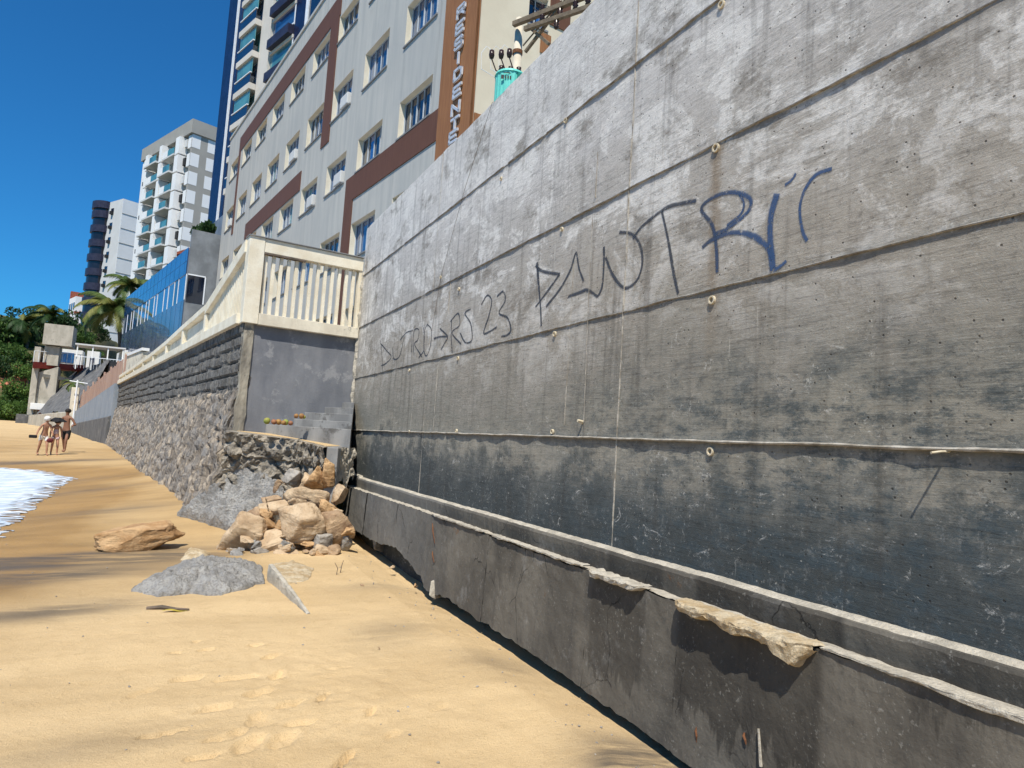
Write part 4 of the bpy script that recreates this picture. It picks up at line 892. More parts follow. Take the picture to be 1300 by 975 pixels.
# ------------------------------------------------------------------ utility pole and transformer behind the wall
pt = at(660, 20, 15); pole = thing('utility_pole', 'pale concrete utility pole with timber cross arms behind the concrete wall', 'utility pole', (pt.x, pt.y, 1.75))
MB().tube([(pt.x + .05, pt.y, 1.75), (pt.x, pt.y, 9.45)], [.15, .085], 14).build('pole', m_pole, pole, smooth=True)
def zpt(px, py, z): d = ray(px, py); return d * (z / d.z)
def beam(m, a, b, w=.05):
    a, b = Vector(a), Vector(b); d = (b - a).normalized(); x = d.cross(Vector((0, 0, 1))).normalized() * w; y = d.cross(x).normalized() * w
    m.add([p + q for p in (a, b) for q in (x + y, x - y, -x - y, y - x)], [(0, 1, 2, 3), (7, 6, 5, 4), (0, 4, 5, 1), (1, 5, 6, 2), (2, 6, 7, 3), (3, 7, 4, 0)])
zA = 9.22; a1 = zpt(652, 31, zA); a2 = zpt(736, -2, zA); beam(m := MB(), a1, a1.lerp(a2, 1.5), .05); m.build('cross_arm', m_timber, pole)
zA2 = 8.95; b1 = zpt(666, 37, zA2); b2 = zpt(742, 11, zA2); beam(m := MB(), b1, b1.lerp(b2, 1.25), .045); m.build('cross_arm', m_timber, pole)
bb = at(667, 66, 14.9); beam(m := MB(), bb, a1.lerp(a2, .72), .03); m.build('brace', m_timber, pole)
beam(m := MB(), at(664, 58, 14.9), a1.lerp(a2, .60) + Vector((0, 0, -.05)), .012); m.build('brace', m_timber, pole)
beam(m := MB(), at(675, 37, 14.7), at(697, 56, 14.2), .03); m.build('brace', m_timber, pole)
MB().tube([(pt.x, pt.y, 8.62), (pt.x, pt.y, 8.70)], [.115, .115], 14).build('pole_band', m_rust, pole)
for (f_, up, arm) in [(.45, .2, 0), (.8, .2, 0), (.95, .22, 0), (.30, .2, 1), (.55, -.24, 1), (.85, .25, 1), (1.05, .25, 1), (.72, -.25, 0)]:
    p = (a1.lerp(a2, f_) if arm == 0 else b1.lerp(b2, f_)); sgn = 1 if up > 0 else -1
    prof = [(0, .02), (.25, .02), (.3, .06), (.45, .035), (.55, .065), (.7, .035), (.8, .06), (1, .03)]
    MB().tube([p + Vector((0, 0, up * h_)) for h_, _ in prof], [r_ for _, r_ in prof], 10).build('insulator', m_porc, pole, smooth=True)
w = MB()
for (x0, x1, sag) in ((.45, .95, .1), (.3, .8, .12)): w.tube([a1.lerp(a2, x0 + (x1 - x0) * t) + Vector((0, 0, .2 - sag * math.sin(math.pi * t) * 2)) for t in (0, .25, .5, .75, 1)], .008, 5)
w.build('jumper_wire', m_wire, pole)
tp = at(646, 108, 14.3); tr = thing('transformer', 'teal pole transformer with black bushings showing above the concrete wall', 'transformer', (tp.x, tp.y, 7.0))
n = 20; m = MB(); cx, cy = tp.x + .02, tp.y
tz = tp.z + .16
def ttank(u, v): a = u * 2 * math.pi; r = .30 * (1 + (.03 if int(u * 40) % 2 else 0)); return (cx + r * math.cos(a), cy + r * math.sin(a), 6.9 + (tz - 6.9) * v)
m.grid(ttank, 81, 4); m.add([ttank(i / 80, 1) for i in range(80)], [tuple(range(80))]); m.build('tank', m_teal, tr, recalc=False)
MB().tube([(cx, cy, tz), (cx, cy, tz + .05)], [.33, .31], 24).build('lid', m_teal, tr)
MB().box(W, cx + .02, cx + .1, cy - .36, cy - .29, tz - .5, tz - .02).build('bracket', m_tealdk, tr)
dirc = Vector((tp.x, tp.y, 0)).normalized(); rgt = Vector((dirc.y, -dirc.x, 0))
pl = MB(); pc_ = Vector((cx, cy, 0)) - dirc * .318 - rgt * .08
for (z0, z1, x0, x1) in ((.11, .20, -.11, -.05), (.12, .18, -.03, .0), (.12, .18, .02, .05), (.12, .19, .07, .10), (.05, .07, -.06, .08)):
    p = [pc_ + rgt * x0, pc_ + rgt * x1]; pl.add([(p[0].x, p[0].y, tz - z0), (p[1].x, p[1].y, tz - z0), (p[1].x, p[1].y, tz - z1), (p[0].x, p[0].y, tz - z1)], [(0, 1, 2, 3)])
pl.build('marking', m_wire, tr, recalc=False)
for dx, h_ in ((-.2, .28), (.0, .30), (.17, .34)):
    p = Vector((cx, cy, tz)) + rgt * dx
    MB().tube([p + Vector((0, 0, z_)) for z_ in (0, .05, .08, .12, .16, .2, .24)], [.05, .045, .06, .045, .06, .045, .055], 10).build('bushing', m_porc, tr, smooth=True)
    q_ = p - rgt * .22 + Vector((0, 0, h_ + .12)); MB().tube([p + Vector((0, 0, .2)) * 0 + Vector((-.02, 0, .1)), (p + q_) / 2 + Vector((0, 0, -.06)), q_], .014, 6).build('arm', m_porc, tr)
    MB().tube([q_, q_ + Vector((0, 0, .07)), q_ + Vector((0, 0, .17))], [.045, .06, .05], 10).build('arrester', m_porc, tr, smooth=True)
    MB().tube([q_ + Vector((0, 0, .17)), q_ - rgt * .12 + Vector((0, 0, .26)), q_ - rgt * .22 + Vector((0, 0, .1)), q_ - rgt * .2 + Vector((0, 0, -.25)), p - rgt * .05 + Vector((0, 0, -.05))], .006, 5).build('lead', m_whitebar, tr)

# ------------------------------------------------------------------ blue glass building beyond
bp = at(243, 297, 52); BF = Frame((bp.x, bp.y), 11); BS = side(BF, 0)
blue = thing('glass_building', 'low blue glass building with a dark grey tiled end beyond the balustrade', 'building', BF(13, -3, 1.8))
BL = 27.0; ze = 12.0
MB().box(BF, 0, BL, -7, -.02, 1.75, ze - .1).build('wall', m_greytile, blue)
MB().box(BF, .3, BL, .0, .05, 10.15, ze).build('upper_glass_band', m_glassb, blue)
MB().box(BF, .05, BL, .0, .04, 5.4, 8.38).build('lower_glass_band', m_bluepanel, blue)
i = 0; s = .05; gw = [2.3, 1.3, 2.0, 1.6, 2.6, 1.2]
while s < BL - 1.6:
    w_ = gw[i % 6]; f = MB()
    f.box(BF, s, s + .06, -.01, .04, 8.385, 10.145)
    o = f.build('window', m_whitebar, blue)
    MB().quad(BF(s + .06, .012, 8.385), BF(s + w_ + .03, .012, 8.385), BF(s + w_ + .03, .012, 10.145), BF(s + .06, .012, 10.145)).build('pane', (m_glassb, m_glassd, m_glass, m_glassb, m_glass)[i % 5], o, recalc=False)
    s += w_ + .03; i += 1
jl = MB()
for k in range(17): jl.box(BF, .8 + 1.6 * k, .83 + 1.6 * k, .045, .056, 10.16, 11.99).box(BF, .8 + 1.6 * k, .83 + 1.6 * k, .036, .046, 5.4, 8.37)
jl.box(BF, .3, BL, .047, .054, 11.05, 11.08); jl.build('panel_joints', m_navy, blue)
MB().box(BS, 0, 2.15, .0, .12, 1.75, 13.2).build('end_wall', m_greytile, blue)
MB().box(BS, 2.15, 9, -4, .10, 1.75, 15.0).build('stair_block', m_greytile, blue)
o = MB().box(BS, .04, 1.15, .12, .16, 10.06, 10.14).box(BS, 1.10, 1.18, .12, .16, 8.2, 10.06).build('window', m_whitebar, blue)
MB().box(BS, .04, 1.10, .121, .135, 8.2, 10.06).build('pane', m_glassd, o)
MB().box(BF, 22, 26.9, -.5, .3, 4.6, 6.5).build('gable_wall', m_white, blue)
def leaf_mb(m, c, rxy, rz, n, ls, r, shell=.55):
    for _ in range(n):
        v = Vector((r.gauss(0, 1), r.gauss(0, 1), r.gauss(0, 1))).normalized() * (shell + (1 - shell) * r.random()); p = Vector(c) + Vector((v.x * rxy, v.y * rxy, v.z * rz))
        e = Euler((r.uniform(0, 6.3), r.uniform(0, 6.3), r.uniform(0, 6.3))).to_matrix(); s_ = ls * r.uniform(.6, 1.3)
        m.add([p + e @ Vector(q) for q in ((-s_, 0, 0), (0, -s_ * .45, 0), (s_, 0, s_ * .2), (0, s_ * .45, 0))], [(0, 1, 2, 3)])
pp = at(262, 290, 54)
pl = thing('rooftop_shrub', 'small dark green shrub on the grey block beside the apartment block', 'shrub', (pp.x, pp.y, 13.0)); r = random.Random(3); m = MB()
for k in range(7): leaf_mb(m, (pp.x + r.uniform(-.9, .7), pp.y + r.uniform(-.3, .3), 13.6 + r.uniform(-.3, .5)), .5, .45, 130, .2, r)
m.build('foliage', m_leafC, pl, recalc=False); MB().tube([(pp.x, pp.y, 12.6), (pp.x, pp.y, 13.6)], .08, 6).build('stem', m_bark, pl)
pp = at(250, 300, 56); MB_ = MB().prism([(pp.x - 1.2, pp.y), (pp.x + 2.0, pp.y), (pp.x + 2.0, pp.y + 4), (pp.x - 1.2, pp.y + 4)], [12.2, 13.9, 13.9, 12.2], [12.4, 14.1, 14.1, 12.4])
tag(MB_.build('roof_canopy', m_tile, None, loc=(pp.x, pp.y, 12.2)), 'small sloping red tiled canopy on the roof of the glass building', 'canopy')

# ------------------------------------------------------------------ navy and white tower
np_ = at(295, 0, 75); NF = Frame((np_.x, np_.y), 18)
nav = thing('navy_tower', 'tall tower with navy tile strip and white balconies rising out of the picture', 'tower', NF(-10, -8, 1.8))
hs = lambda px, py: NF.hit(px, py)[0]
MB().box(NF, -22, -.02, -16, -.03, 1.75, 62).build('wall', m_towerwhite, nav)
s_nav = hs(299.5, 60); sA = hs(304.5, 60); sB = hs(313.5, 60); sC = hs(333, 60); sD = hs(345, 60); sE = hs(376, 25); sF = hs(389, 10)
MB().box(NF, s_nav + .15, .25, -3, .12, 1.75, 62).build('navy_strip', m_navy, nav)
MB().box(NF, s_nav - .06, s_nav + .14, -.02, .2, 1.75, 62).build('white_fin', m_whitebar, nav)
MB().box(NF, sA, s_nav - .26, -.02, .1, 1.75, 62).build('navy_strip', m_navy, nav)
MB().box(NF, sD, sC, -.02, .25, 1.75, 62).build('white_pier', m_beam, nav)
MB().box(NF, sF - .3, sE - .05, -.02, .1, 1.75, 62).build('navy_strip', m_navy, nav)
MB().box(NF, sF - .7, sF - .31, -.02, .2, 1.75, 62).build('white_fin', m_whitebar, nav)
MB().box(NF, sF - 6, sF - .71, -.02, .08, 1.75, 62).build('navy_glass', m_glassd, nav)
z0f = NF.hit(330, 33)[1]
for k in range(-5, 6):
    z = z0f + 3.05 * k
    if z < 14: continue
    b_ = MB().box(NF, sC + .05, sB, -.02, .85, z - .55, z).build('balcony', m_beam, nav)
    MB().box(NF, sC + .1, sB - .02, 0.74, .80, z + .02, z + .95).box(NF, sB - .08, sB - .02, .0, .74, z + .02, z + .95).build('glass_rail', m_glassd, b_)
    MB().box(NF, sC + .1, sB - .05, .70, .86, z + .96, z + 1.05).build('handrail', m_whitebar, b_)
    MB().box(NF, sC + .2, sB - .4, -.01, .05, z + .05, z + 2.3).build('glass_door', m_glasst if k % 2 else m_glass, b_)
    MB().box(NF, sC + .2, sB - .1, .62, .67, z + 1.06, z + 2.45).build('glass_screen', m_glasst, b_)
    w_ = MB().box(NF, sE + .05, sD - .1, -.01, .16, z + .1, z + .25).box(NF, sE + .05, sE + .2, -.01, .1, z + .25, z + 2.1).build('window', m_whitebar, nav)
    MB().box(NF, sE + .2, sD - .15, -.01, .04, z + .25, z + 2.0).build('pane', m_glasst if k % 2 == 0 else m_glass, w_)
    MB().box(NF, sE + .1, sD - .3, .05, .6, z - .8, z + .02).build('planter', m_navy2, nav)
    MB().box(NF, sE + .02, sD - .02, .0, .18, z - 1.1, z - .82).build('floor_beam', m_beam, nav)

# ------------------------------------------------------------------ grey and white tower
gp = at(247, 152, 120); GF = Frame((gp.x, gp.y), 22); GS = side(GF, 0); GT = gp.z
gt = thing('grey_white_tower', 'grey framed white tower with staggered glass balconies', 'tower', GF(10, -7, 1.8))
MB().box(GF, .3, 20, -14, -.5, 1.75, GT - .1).build('wall', m_towergrey, gt)
MB().box(GF, -.3, 20.4, -14, .35, GT - 2.2, GT).build('roof_band', m_towergrey, gt)
MB().box(GF, -.02, .45, -14, .0, 1.75, GT - 2.2).build('grey_corner', m_towergrey, gt)
fl = 2.98; nfl = 14
for k in range(nfl):
    zt = GT - 2.35 - fl * k; zb = zt - 2.05
    MB().box(GS, -.04, 1.3, -.3, .04, zb, zt).box(GF, .0, 1.4, -.5, .04, zb, zt).build('white_panel', m_towerwhite, gt)
    MB().box(GS, 2.45, 5.2, -.3, .04, zb, zt).build('white_panel', m_towerwhite, gt)
    MB().box(GS, 6.4, 9.2, -.3, .12, zb, zt).build('white_panel', m_towerwhite, gt)
    MB().box(GF, 1.6, 2.5, -.3, .15, zb + .4, zb + 1.6).build('air_conditioner', m_dark if k % 2 else m_towerpale, gt)
    for (a, b, ph) in ((4.2, 9.0, 0), (10.2, 15.4, 1)):
        if k > 11: continue
        zz = zb - .35; deep = 1.5 if (k + ph) % 2 else 1.0
        bo = MB().box(GF, a + .1, b - .1, -.45, deep, zz - .28, zz).build('balcony', m_towerpale, gt)
        MB().box(GF, a + .15, a + (b - a) * .55, deep - .1, deep - .04, zz + .01, zz + 1.05).build('glass_rail', m_glasst, bo)
        MB().box(GF, a + (b - a) * .56, b - .15, deep - .2, deep - .02, zz + .01, zz + 1.1).build('solid_rail', m_towerwhite, bo)
        MB().box(GF, a + .5, b - 1.4, -.48, -.42, zz + .1, zz + 2.2).build('glass_door', m_glasst if (k + ph) % 3 else m_glassd, bo)
for (a, b, o_) in ((2.7, 4.1, .9), (9.0, 10.1, 1.1), (15.5, 16.6, .9)):
    m = MB()
    for k in range(nfl): zt = GT - 2.3 - fl * k; m.box(GF, a, b, -.5, o_, zt - 2.75, zt)
    m.build('white_fin', m_towerwhite, gt)
MB().box(GF, 16.7, 20.0, -.5, .1, 1.75, GT - 2.4).build('white_end_panel', m_towerwhite, gt)
m = MB()
for k in range(nfl): m.box(GF, 17.3, 18.2, .1, .5, GT - 4.2 - fl * k, GT - 3.5 - fl * k)
m.build('air_conditioner', m_dark, gt)

# ------------------------------------------------------------------ white tower with navy balconies
lp = at(157, 252, 160); LF = Frame((lp.x, lp.y), 30); LS = side(LF, 0); LT = lp.z
lt = thing('white_tower', 'white tower with a rounded stack of dark navy balconies on its seaward corner', 'tower', LF(5, -7, 1.8))
MB().box(LF, .02, 10.4, -14, 0, 1.75, LT).build('wall', m_towerpale, lt)
MB().box(LS, -.05, 14, -.02, .06, 1.75, LT - .15).build('white_side', m_towerwhite, lt)
for k in range(13):
    z = LT - 3.0 * (k + 1)
    MB().box(LS, -.02, 14, .06, .12, z - .08, z + .04).build('floor_line', m_towergrey, lt)
    # rounded balcony: a half drum of navy parapet on a slab with dark glass behind
    c = LF(7.8, .0, 0); pts = [LF(7.8 + 2.35 * math.cos(a), 1.9 * math.sin(a), 0) for a in [math.pi * i / 12 for i in range(13)]]
    b_ = MB().prism([(p.x, p.y) for p in pts], z - .35, z + 1.1).build('balcony', m_navy2, lt)
    pi = [c + (p - c) * .86 for p in pts]; MB().prism([(p.x, p.y) for p in pi], z + 1.11, z + 2.6).build('glazing', m_darkglass, b_)
    w_ = MB().box(LF, 3.4, 4.4, -.05, .1, z + .2, z + 1.5).build('window', m_glassd, lt)
    MB().box(LF, 3.5, 4.1, .1, .55, z + .2, z + .8).build('air_conditioner', m_dark, lt)
pts = [LF(7.8 + 2.5 * math.cos(a), 2.0 * math.sin(a), 0) for a in [math.pi * i / 12 for i in range(13)]]
MB().prism([(p.x, p.y) for p in pts], LT - 1.4, LT + .1).build('roof_drum', m_navy2, lt)
MB().box(LF, 10.4, 11.4, -6, -.5, 1.75, LT - 3.0).build('side_wing', m_towerpale, lt)

# distant stepped block
dp = at(92, 372, 195); DF = Frame((dp.x, dp.y), 18); DT = dp.z
db = thing('stepped_block', 'small distant white stepped block with an orange roof tank beyond the palms', 'building', DF(0, 0, 1.8))
for (a, b, z0, z1, mt, nm) in ((-6, 3.5, 1.75, DT - 8.5, m_towerwhite, 'lower_storeys'), (-5.2, 4.2, DT - 8.5, DT - 7.9, m_tile, 'terrace_roof'), (-4, 2.2, DT - 7.9, DT - 1.2, m_towerwhite, 'upper_storeys'), (-4.4, 2.6, DT - 5.2, DT - 4.7, m_tile, 'terrace_roof'), (1.2, 2.1, DT - 1.2, DT + .6, m_tile, 'roof_tank')):
    MB().box(DF, a, b, -9, 0, z0, z1).build(nm, mt, db)
for k in range(5):
    for j in range(3):
        if k > 3: continue
        MB().box(DF, -5.4 + 3 * j, -3.8 + 3 * j, .0, .12, DT - 11.5 - 3.1 * k, DT - 10 - 3.1 * k).build('window', m_glassd, db)
    if k < 4: MB().box(DF, .4, 3.9, -.1, 1.0, DT - 12.2 - 3.1 * k, DT - 11.3 - 3.1 * k).build('balcony', m_towerpale if k % 2 else m_dark, db)
for j in range(3): MB().box(DF, -3.6 + 2 * j, -2.6 + 2 * j, .0, .1, DT - 4.2, DT - 2.6).build('window', m_glassd, db)

# ------------------------------------------------------------------ second sea wall, fence, revetment, lift tower
w0 = MF(MLEN, .25, 0); w1 = at(92, 550, 56)
sw2 = thing('painted_sea_wall', 'plain pale blue grey sea wall beyond the stone retaining wall', 'wall', (w0.x, w0.y, -1.3))
dv = Vector((w1.x - w0.x, w1.y - w0.y, 0)); dvn = dv.normalized(); inn = Vector((dvn.y, -dvn.x, 0))
ztop = [at(150, 487, w0.length).z, at(93, 522, 56).z]
q = [w0, w1, w1 + inn * .5, w0 + inn * .5]
MB().prism([(p.x, p.y) for p in q], -2, [ztop[0], ztop[1], ztop[1], ztop[0]]).build('upper_face', m_seaw2, sw2)
q2 = [w0 - inn * .12, w1 - inn * .12, w1 - inn * .002, w0 - inn * .002]
zl = [at(148, 530, w0.length).z, at(93, 539, 56).z]
MB().prism([(p.x, p.y) for p in q2], -2, [zl[0], zl[1], zl[1] + .08, zl[0] + .08]).build('lower_face', m_revet, sw2)
q = w1 - inn * .1; tag(MB().prism([(q.x - .25, q.y), (q.x + .2, q.y), (q.x + .2, q.y + .4), (q.x - .25, q.y + .4)], -1.9, at(98, 492, 56).z).build('gate_pillar', m_creamdirty, None, loc=(q.x, q.y, -1.5), bevel=.03), 'narrow pale concrete pillar at the far end of the pale blue grey sea wall', 'pillar')
fe = thing('slat_fence', 'weathered reddish slat fence on top of the pale blue grey sea wall', 'fence', (w0.x, w0.y, ztop[0]))
f0 = w0 + inn * .25; f1 = w1 + inn * .25; NFS = 46
mm = MB()
for i in range(NFS):
    p = f0.lerp(f1, i / (NFS - 1)); z0 = ztop[0] + (ztop[1] - ztop[0]) * i / (NFS - 1); h_ = 1.25 + .1 * fbm((i * .9, 1, 1), 3) - .15 * (i / NFS)
    p2 = p + dvn * .24; mm.prism([(p.x, p.y), (p2.x, p2.y), (p2.x + inn.x * .03, p2.y + inn.y * .03), (p.x + inn.x * .03, p.y + inn.y * .03)], z0 + .02, z0 + h_)
mm.build('slats', m_fence, fe)
for i in range(8):
    p = f0.lerp(f1, i / 7) + inn * .06; z0 = ztop[0] + (ztop[1] - ztop[0]) * i / 7
    MB().prism([(p.x, p.y), (p.x + .1, p.y), (p.x + .1, p.y + .1), (p.x, p.y + .1)], z0 - .1, z0 + 1.5).build('fence_post', m_fence, fe)
lpz = at(98, 488, 55.5); tag(MB().tube([(lpz.x, lpz.y, -.5), (lpz.x, lpz.y, lpz.z + .3)], .05, 8).tube([(lpz.x - .45, lpz.y, lpz.z + .2), (lpz.x + .6, lpz.y, lpz.z + .1)], .04, 6).build('lamp_post', m_whitebar, None, loc=(lpz.x, lpz.y, -.5)), 'short pole with a crossbar at the seaward end of the slat fence', 'pole')

rv = thing('slope_revetment', 'big grey concrete slope revetment rising from the beach to the palms', 'revetment', (-9, 68, -1))
c1 = at(46, 527, 76); c2 = at(99, 522, 62); c3 = at(139, 458, 72); c4 = at(97, 470, 86)
rvf = lambda u, v: (c1.lerp(c2, u)).lerp(c4.lerp(c3, u), v) + Vector((0, 0, .12 * fbm((u * 8, v * 5, 2), 3) + (.15 if int(u * 7) % 3 == 0 else 0)))
MB().grid(rvf, 60, 40).build('sloped_face', m_revet, rv, recalc=False)
lo = [c1 + Vector((-.4, -1.0, 0)), c2 + Vector((0, -1.0, 0)), c2, c1]
MB().prism([(p.x, p.y) for p in lo], -2.5, [c1.z - .05, c2.z - .05, c2.z + .05, c1.z + .05]).build('toe_wall', m_elev, rv)
MB().prism([(p.x, p.y) for p in (c4, c3, c3 + Vector((9, 12, 0)), c4 + Vector((6, 14, 0)))], -2, [c4.z, c3.z, c3.z, c4.z]).build('top_fill', m_revet, rv)

ep = at(48, 545, 79); EZ = at(55, 410, 79).z
el = thing('lift_tower', 'tan concrete lift tower with a red footbridge standing on the beach', 'tower', (ep.x, ep.y, -1))
bx = lambda x0, x1, y0, y1, z0, z1, mt, nm: MB().prism([(ep.x + x0, ep.y + y0), (ep.x + x1, ep.y + y0), (ep.x + x1, ep.y + y1), (ep.x + x0, ep.y + y1)], z0, z1).build(nm, mt, el, bevel=.02)
ez = lambda py: at(48, py, 79).z
bx(-1.0, -.5, 0, 2.2, -2, ez(440), m_elev, 'side_wall'); 
MB().prism([(ep.x - .49, ep.y + .3), (ep.x + 1.0, ep.y + .3), (ep.x + 1.0, ep.y + 2.2), (ep.x - .49, ep.y + 2.2)], -2, [ez(468) - .3, ez(463), ez(463), ez(468)]).build('shaft', m_elev, el)
bx(-.3, .9, .4, 2.2, ez(462), ez(437), m_elev, 'shaft_neck')
bx(-.45, 1.9, -.1, 2.6, ez(436), EZ, m_elev, 'head_house')
bx(-.75, .95, -.45, .35, ez(520) , ez(512), m_white, 'door_canopy'); bx(-.2, .9, .2, .45, -2, ez(520), m_redpaint, 'door_recess')
bx(-1.6, -.3, -1.2, 1.0, -2, ez(527), m_revet, 'base_block')
br0 = Vector((ep.x - .9, ep.y - .6, ez(465))); br1 = at(106, 468, 82)
q = [br0, br0 + Vector((0, 1.8, 0)), Vector((br1.x, br1.y + 1.8, 0)), Vector((br1.x, br1.y, 0))]
MB().prism([(p.x, p.y) for p in q], [ez(468), ez(468), br1.z - .2, br1.z - .2], [ez(460), ez(460), br1.z + .35, br1.z + .35]).build('footbridge', m_redpaint, el)
MB().prism([(p.x + .8, p.y + .3) for p in q], [ez(478), ez(478), br1.z - 1.6, br1.z - 1.6], [ez(474), ez(474), br1.z - 1.2, br1.z - 1.2]).build('lower_beam', m_elev, el)
m = MB()
for i in range(12):
    t = i / 11; p = Vector((br0.x, br0.y, ez(460))).lerp(Vector((br1.x, br1.y, br1.z + .35)), t); m.tube([p, p + Vector((0, 0, 1.0))], .03, 5)
m.tube([Vector((br0.x, br0.y, ez(460) + 1)), Vector((br1.x, br1.y, br1.z + 1.35))], .03, 5); m.build('bridge_railing', m_whitebar, el)

kp = at(90, 462, 84); ki = thing('kiosk', 'small white kiosk with a blue panel at the end of the red footbridge', 'kiosk', (kp.x, kp.y, kp.z))
KF = lambda a, b, c: Vector((kp.x + a, kp.y + b, kp.z + c))
MB().box(KF, -1.4, .9, 0, 2, -.6, 1.45).build('wall', m_white, ki); MB().box(KF, -1.2, .2, -.06, -.01, .1, 1.1).build('panel', m_glassb, ki)
MB().box(KF, 1.3, 2.4, 0, 1.6, -.6, 1.5).build('side_cabin', m_white, ki); MB().box(KF, 1.6, 2.0, -.06, -.01, -.3, .9).build('door', m_navy2, ki)
cp = at(128, 440, 74); ca = thing('canopy_shelter', 'thin flat white canopy on slim posts under the palm', 'shelter', (cp.x, cp.y, cp.z - 2))
CF = lambda a, b, c: Vector((cp.x + a, cp.y + b, cp.z + c))
MB().box(CF, -2.0, 2.0, 0, 3, -.03, .10).build('roof', m_towerpale, ca)
for a in (-1.8, -.6, .6, 1.8): MB().box(CF, a - .05, a + .05, .1, .2, -2.2, -.055).build('post', m_white, ca)
m = MB()
for i in range(16): m.box(CF, -1.9 + i * .25, -1.885 + i * .25, .0, .03, -2.1, -1.1)
m.box(CF, -1.95, 1.95, -.01, .05, -1.09, -1.03).build('railing', m_whitebar, ca)
gp_ = at(163, 452, 46); GFm = Frame((gp_.x, gp_.y), 11)
ga = thing('gable_wall', 'low white gabled wall at the far end of the balustrade', 'wall', GFm(0, 0, 1.8))
zz_ = at(155, 447, 46).z
MB().add([GFm(s, o_, z) for o_ in (.0, -.25) for s, z in ((1.6, 1.7), (-4.6, 1.7), (-4.6, zz_ - .25), (.9, zz_ + .1), (1.6, zz_ + .1))], [(0, 1, 2, 3, 4), (9, 8, 7, 6, 5)] + [(i, (i + 1) % 5, 5 + (i + 1) % 5, 5 + i) for i in range(5)]).build('wall', m_creamdirty, ga)
MB().box(GFm, -4.7, 1.0, -.3, .06, zz_ - .2, zz_ - .05).build('coping', m_white, ga)

# ------------------------------------------------------------------ hill, trees, palms
def hill(u, v):
    x = -75 + 78 * u; Y = 76 + 110 * v ** 1.3
    yb = 88 + .25 * (x + 20) if x < -12 else 90 + (x + 12) * .5
    d = Y - yb
    z = -1.6 + (max(0, d) * .95 if d < 9 else 8.55 + (d - 9) * .22)
    z += .9 * fbm((x * .15, Y * .15, 2), 4) * min(1, max(0, d) / 4)
    k = max(0, min(1, (-9.0 - x) / 2.5)); z = z * k + (-1.6) * (1 - k)
    return Vector((x, Y, min(z, 15)))
MB().grid(hill, 90, 70).build('hill', m_hill, smooth=True, recalc=False)['kind'] = 'structure'
r = random.Random(21); m = MB()
for _ in range(520):
    u, v = r.random(), r.random() ** 1.6 * .55; p = hill(u, v)
    if p.x > -11 or p.z < -1.2 or p.x < -45: continue
    if abs(p.x + 19) < 2.6 and p.z < 6.2 and p.z > .2: continue
    leaf_mb(m, p + Vector((0, 0, .3)), r.uniform(.7, 1.5), r.uniform(.5, 1.1), 42, .36, r, .3)
m.build('hill_shrubs', m_leafA, recalc=False)['kind'] = 'stuff'
rp = at(4, 487, 94)
def rede(u, v):
    a = (u - .5) * 5.2; z = rp.z - 2.6 + 5.0 * v; e = math.sin(math.pi * u) * math.sin(math.pi * min(1, v * 1.05))
    return (rp.x + a + .4 * fbm((u * 5, v * 5, 1), 3), rp.y + 2.6 * v + .4 - 1.1 * max(0, e) + .5 * fbm((u * 6, v * 6, 3), 3), z)
tag(MB().grid(rede, 40, 40).build('earth_scar', m_red, None, loc=rp, smooth=True, recalc=False), None, None, None, 'structure')

def tree_meshes(seed, h, w, mt):
    r = random.Random(seed); cr = MB(); tk = MB(); tk.tube([(0, 0, -1), (.1, 0, h * .3), (.15, .1, h * .62)], [w * .05, w * .04, w * .02], 7)
    for k in range(11):
        a = r.uniform(0, 6.3); d = w * .5 * math.sqrt(r.random()); z = h * r.uniform(.38, .92); rr = w * r.uniform(.16, .3)
        c = Vector((d * math.cos(a), d * math.sin(a), z)); leaf_mb(cr, c, rr, rr * .75, 130, w * .05, r, .5)
        tk.tube([(.1, 0, h * .35), tuple(c * .6 + Vector((0, 0, h * .18))), tuple(c)], [w * .02, w * .012, w * .005], 5)
    c_ = cr.build('crown', mt, recalc=False); t_ = tk.build('trunk', m_bark); a, b = c_.data, t_.data
    bpy.data.objects.remove(c_); bpy.data.objects.remove(t_); return a, b
TM = [tree_meshes(1, 6.5, 6, m_leafC), tree_meshes(2, 5, 5.5, m_leafA), tree_meshes(3, 7.5, 5, m_leafC), tree_meshes(4, 4, 5, m_leafB)]
def place_tree(k, p, s, rz, label):
    t = thing('hill_tree', label, 'tree', p, 'trees on the hillside', rz); t.scale = (s, s, s)
    for nm, me in (('crown', TM[k][0]), ('trunk', TM[k][1])):
        o = bpy.data.objects.new(nm, me); COL.objects.link(o); o.parent = t
def ground_hill(x, Y):
    yb = 88 + .25 * (x + 20) if x < -12 else 90 + (x + 12) * .5; d = Y - yb
    return min(15, -1.6 + (max(0, d) * .95 if d < 9 else 8.55 + (d - 9) * .22))
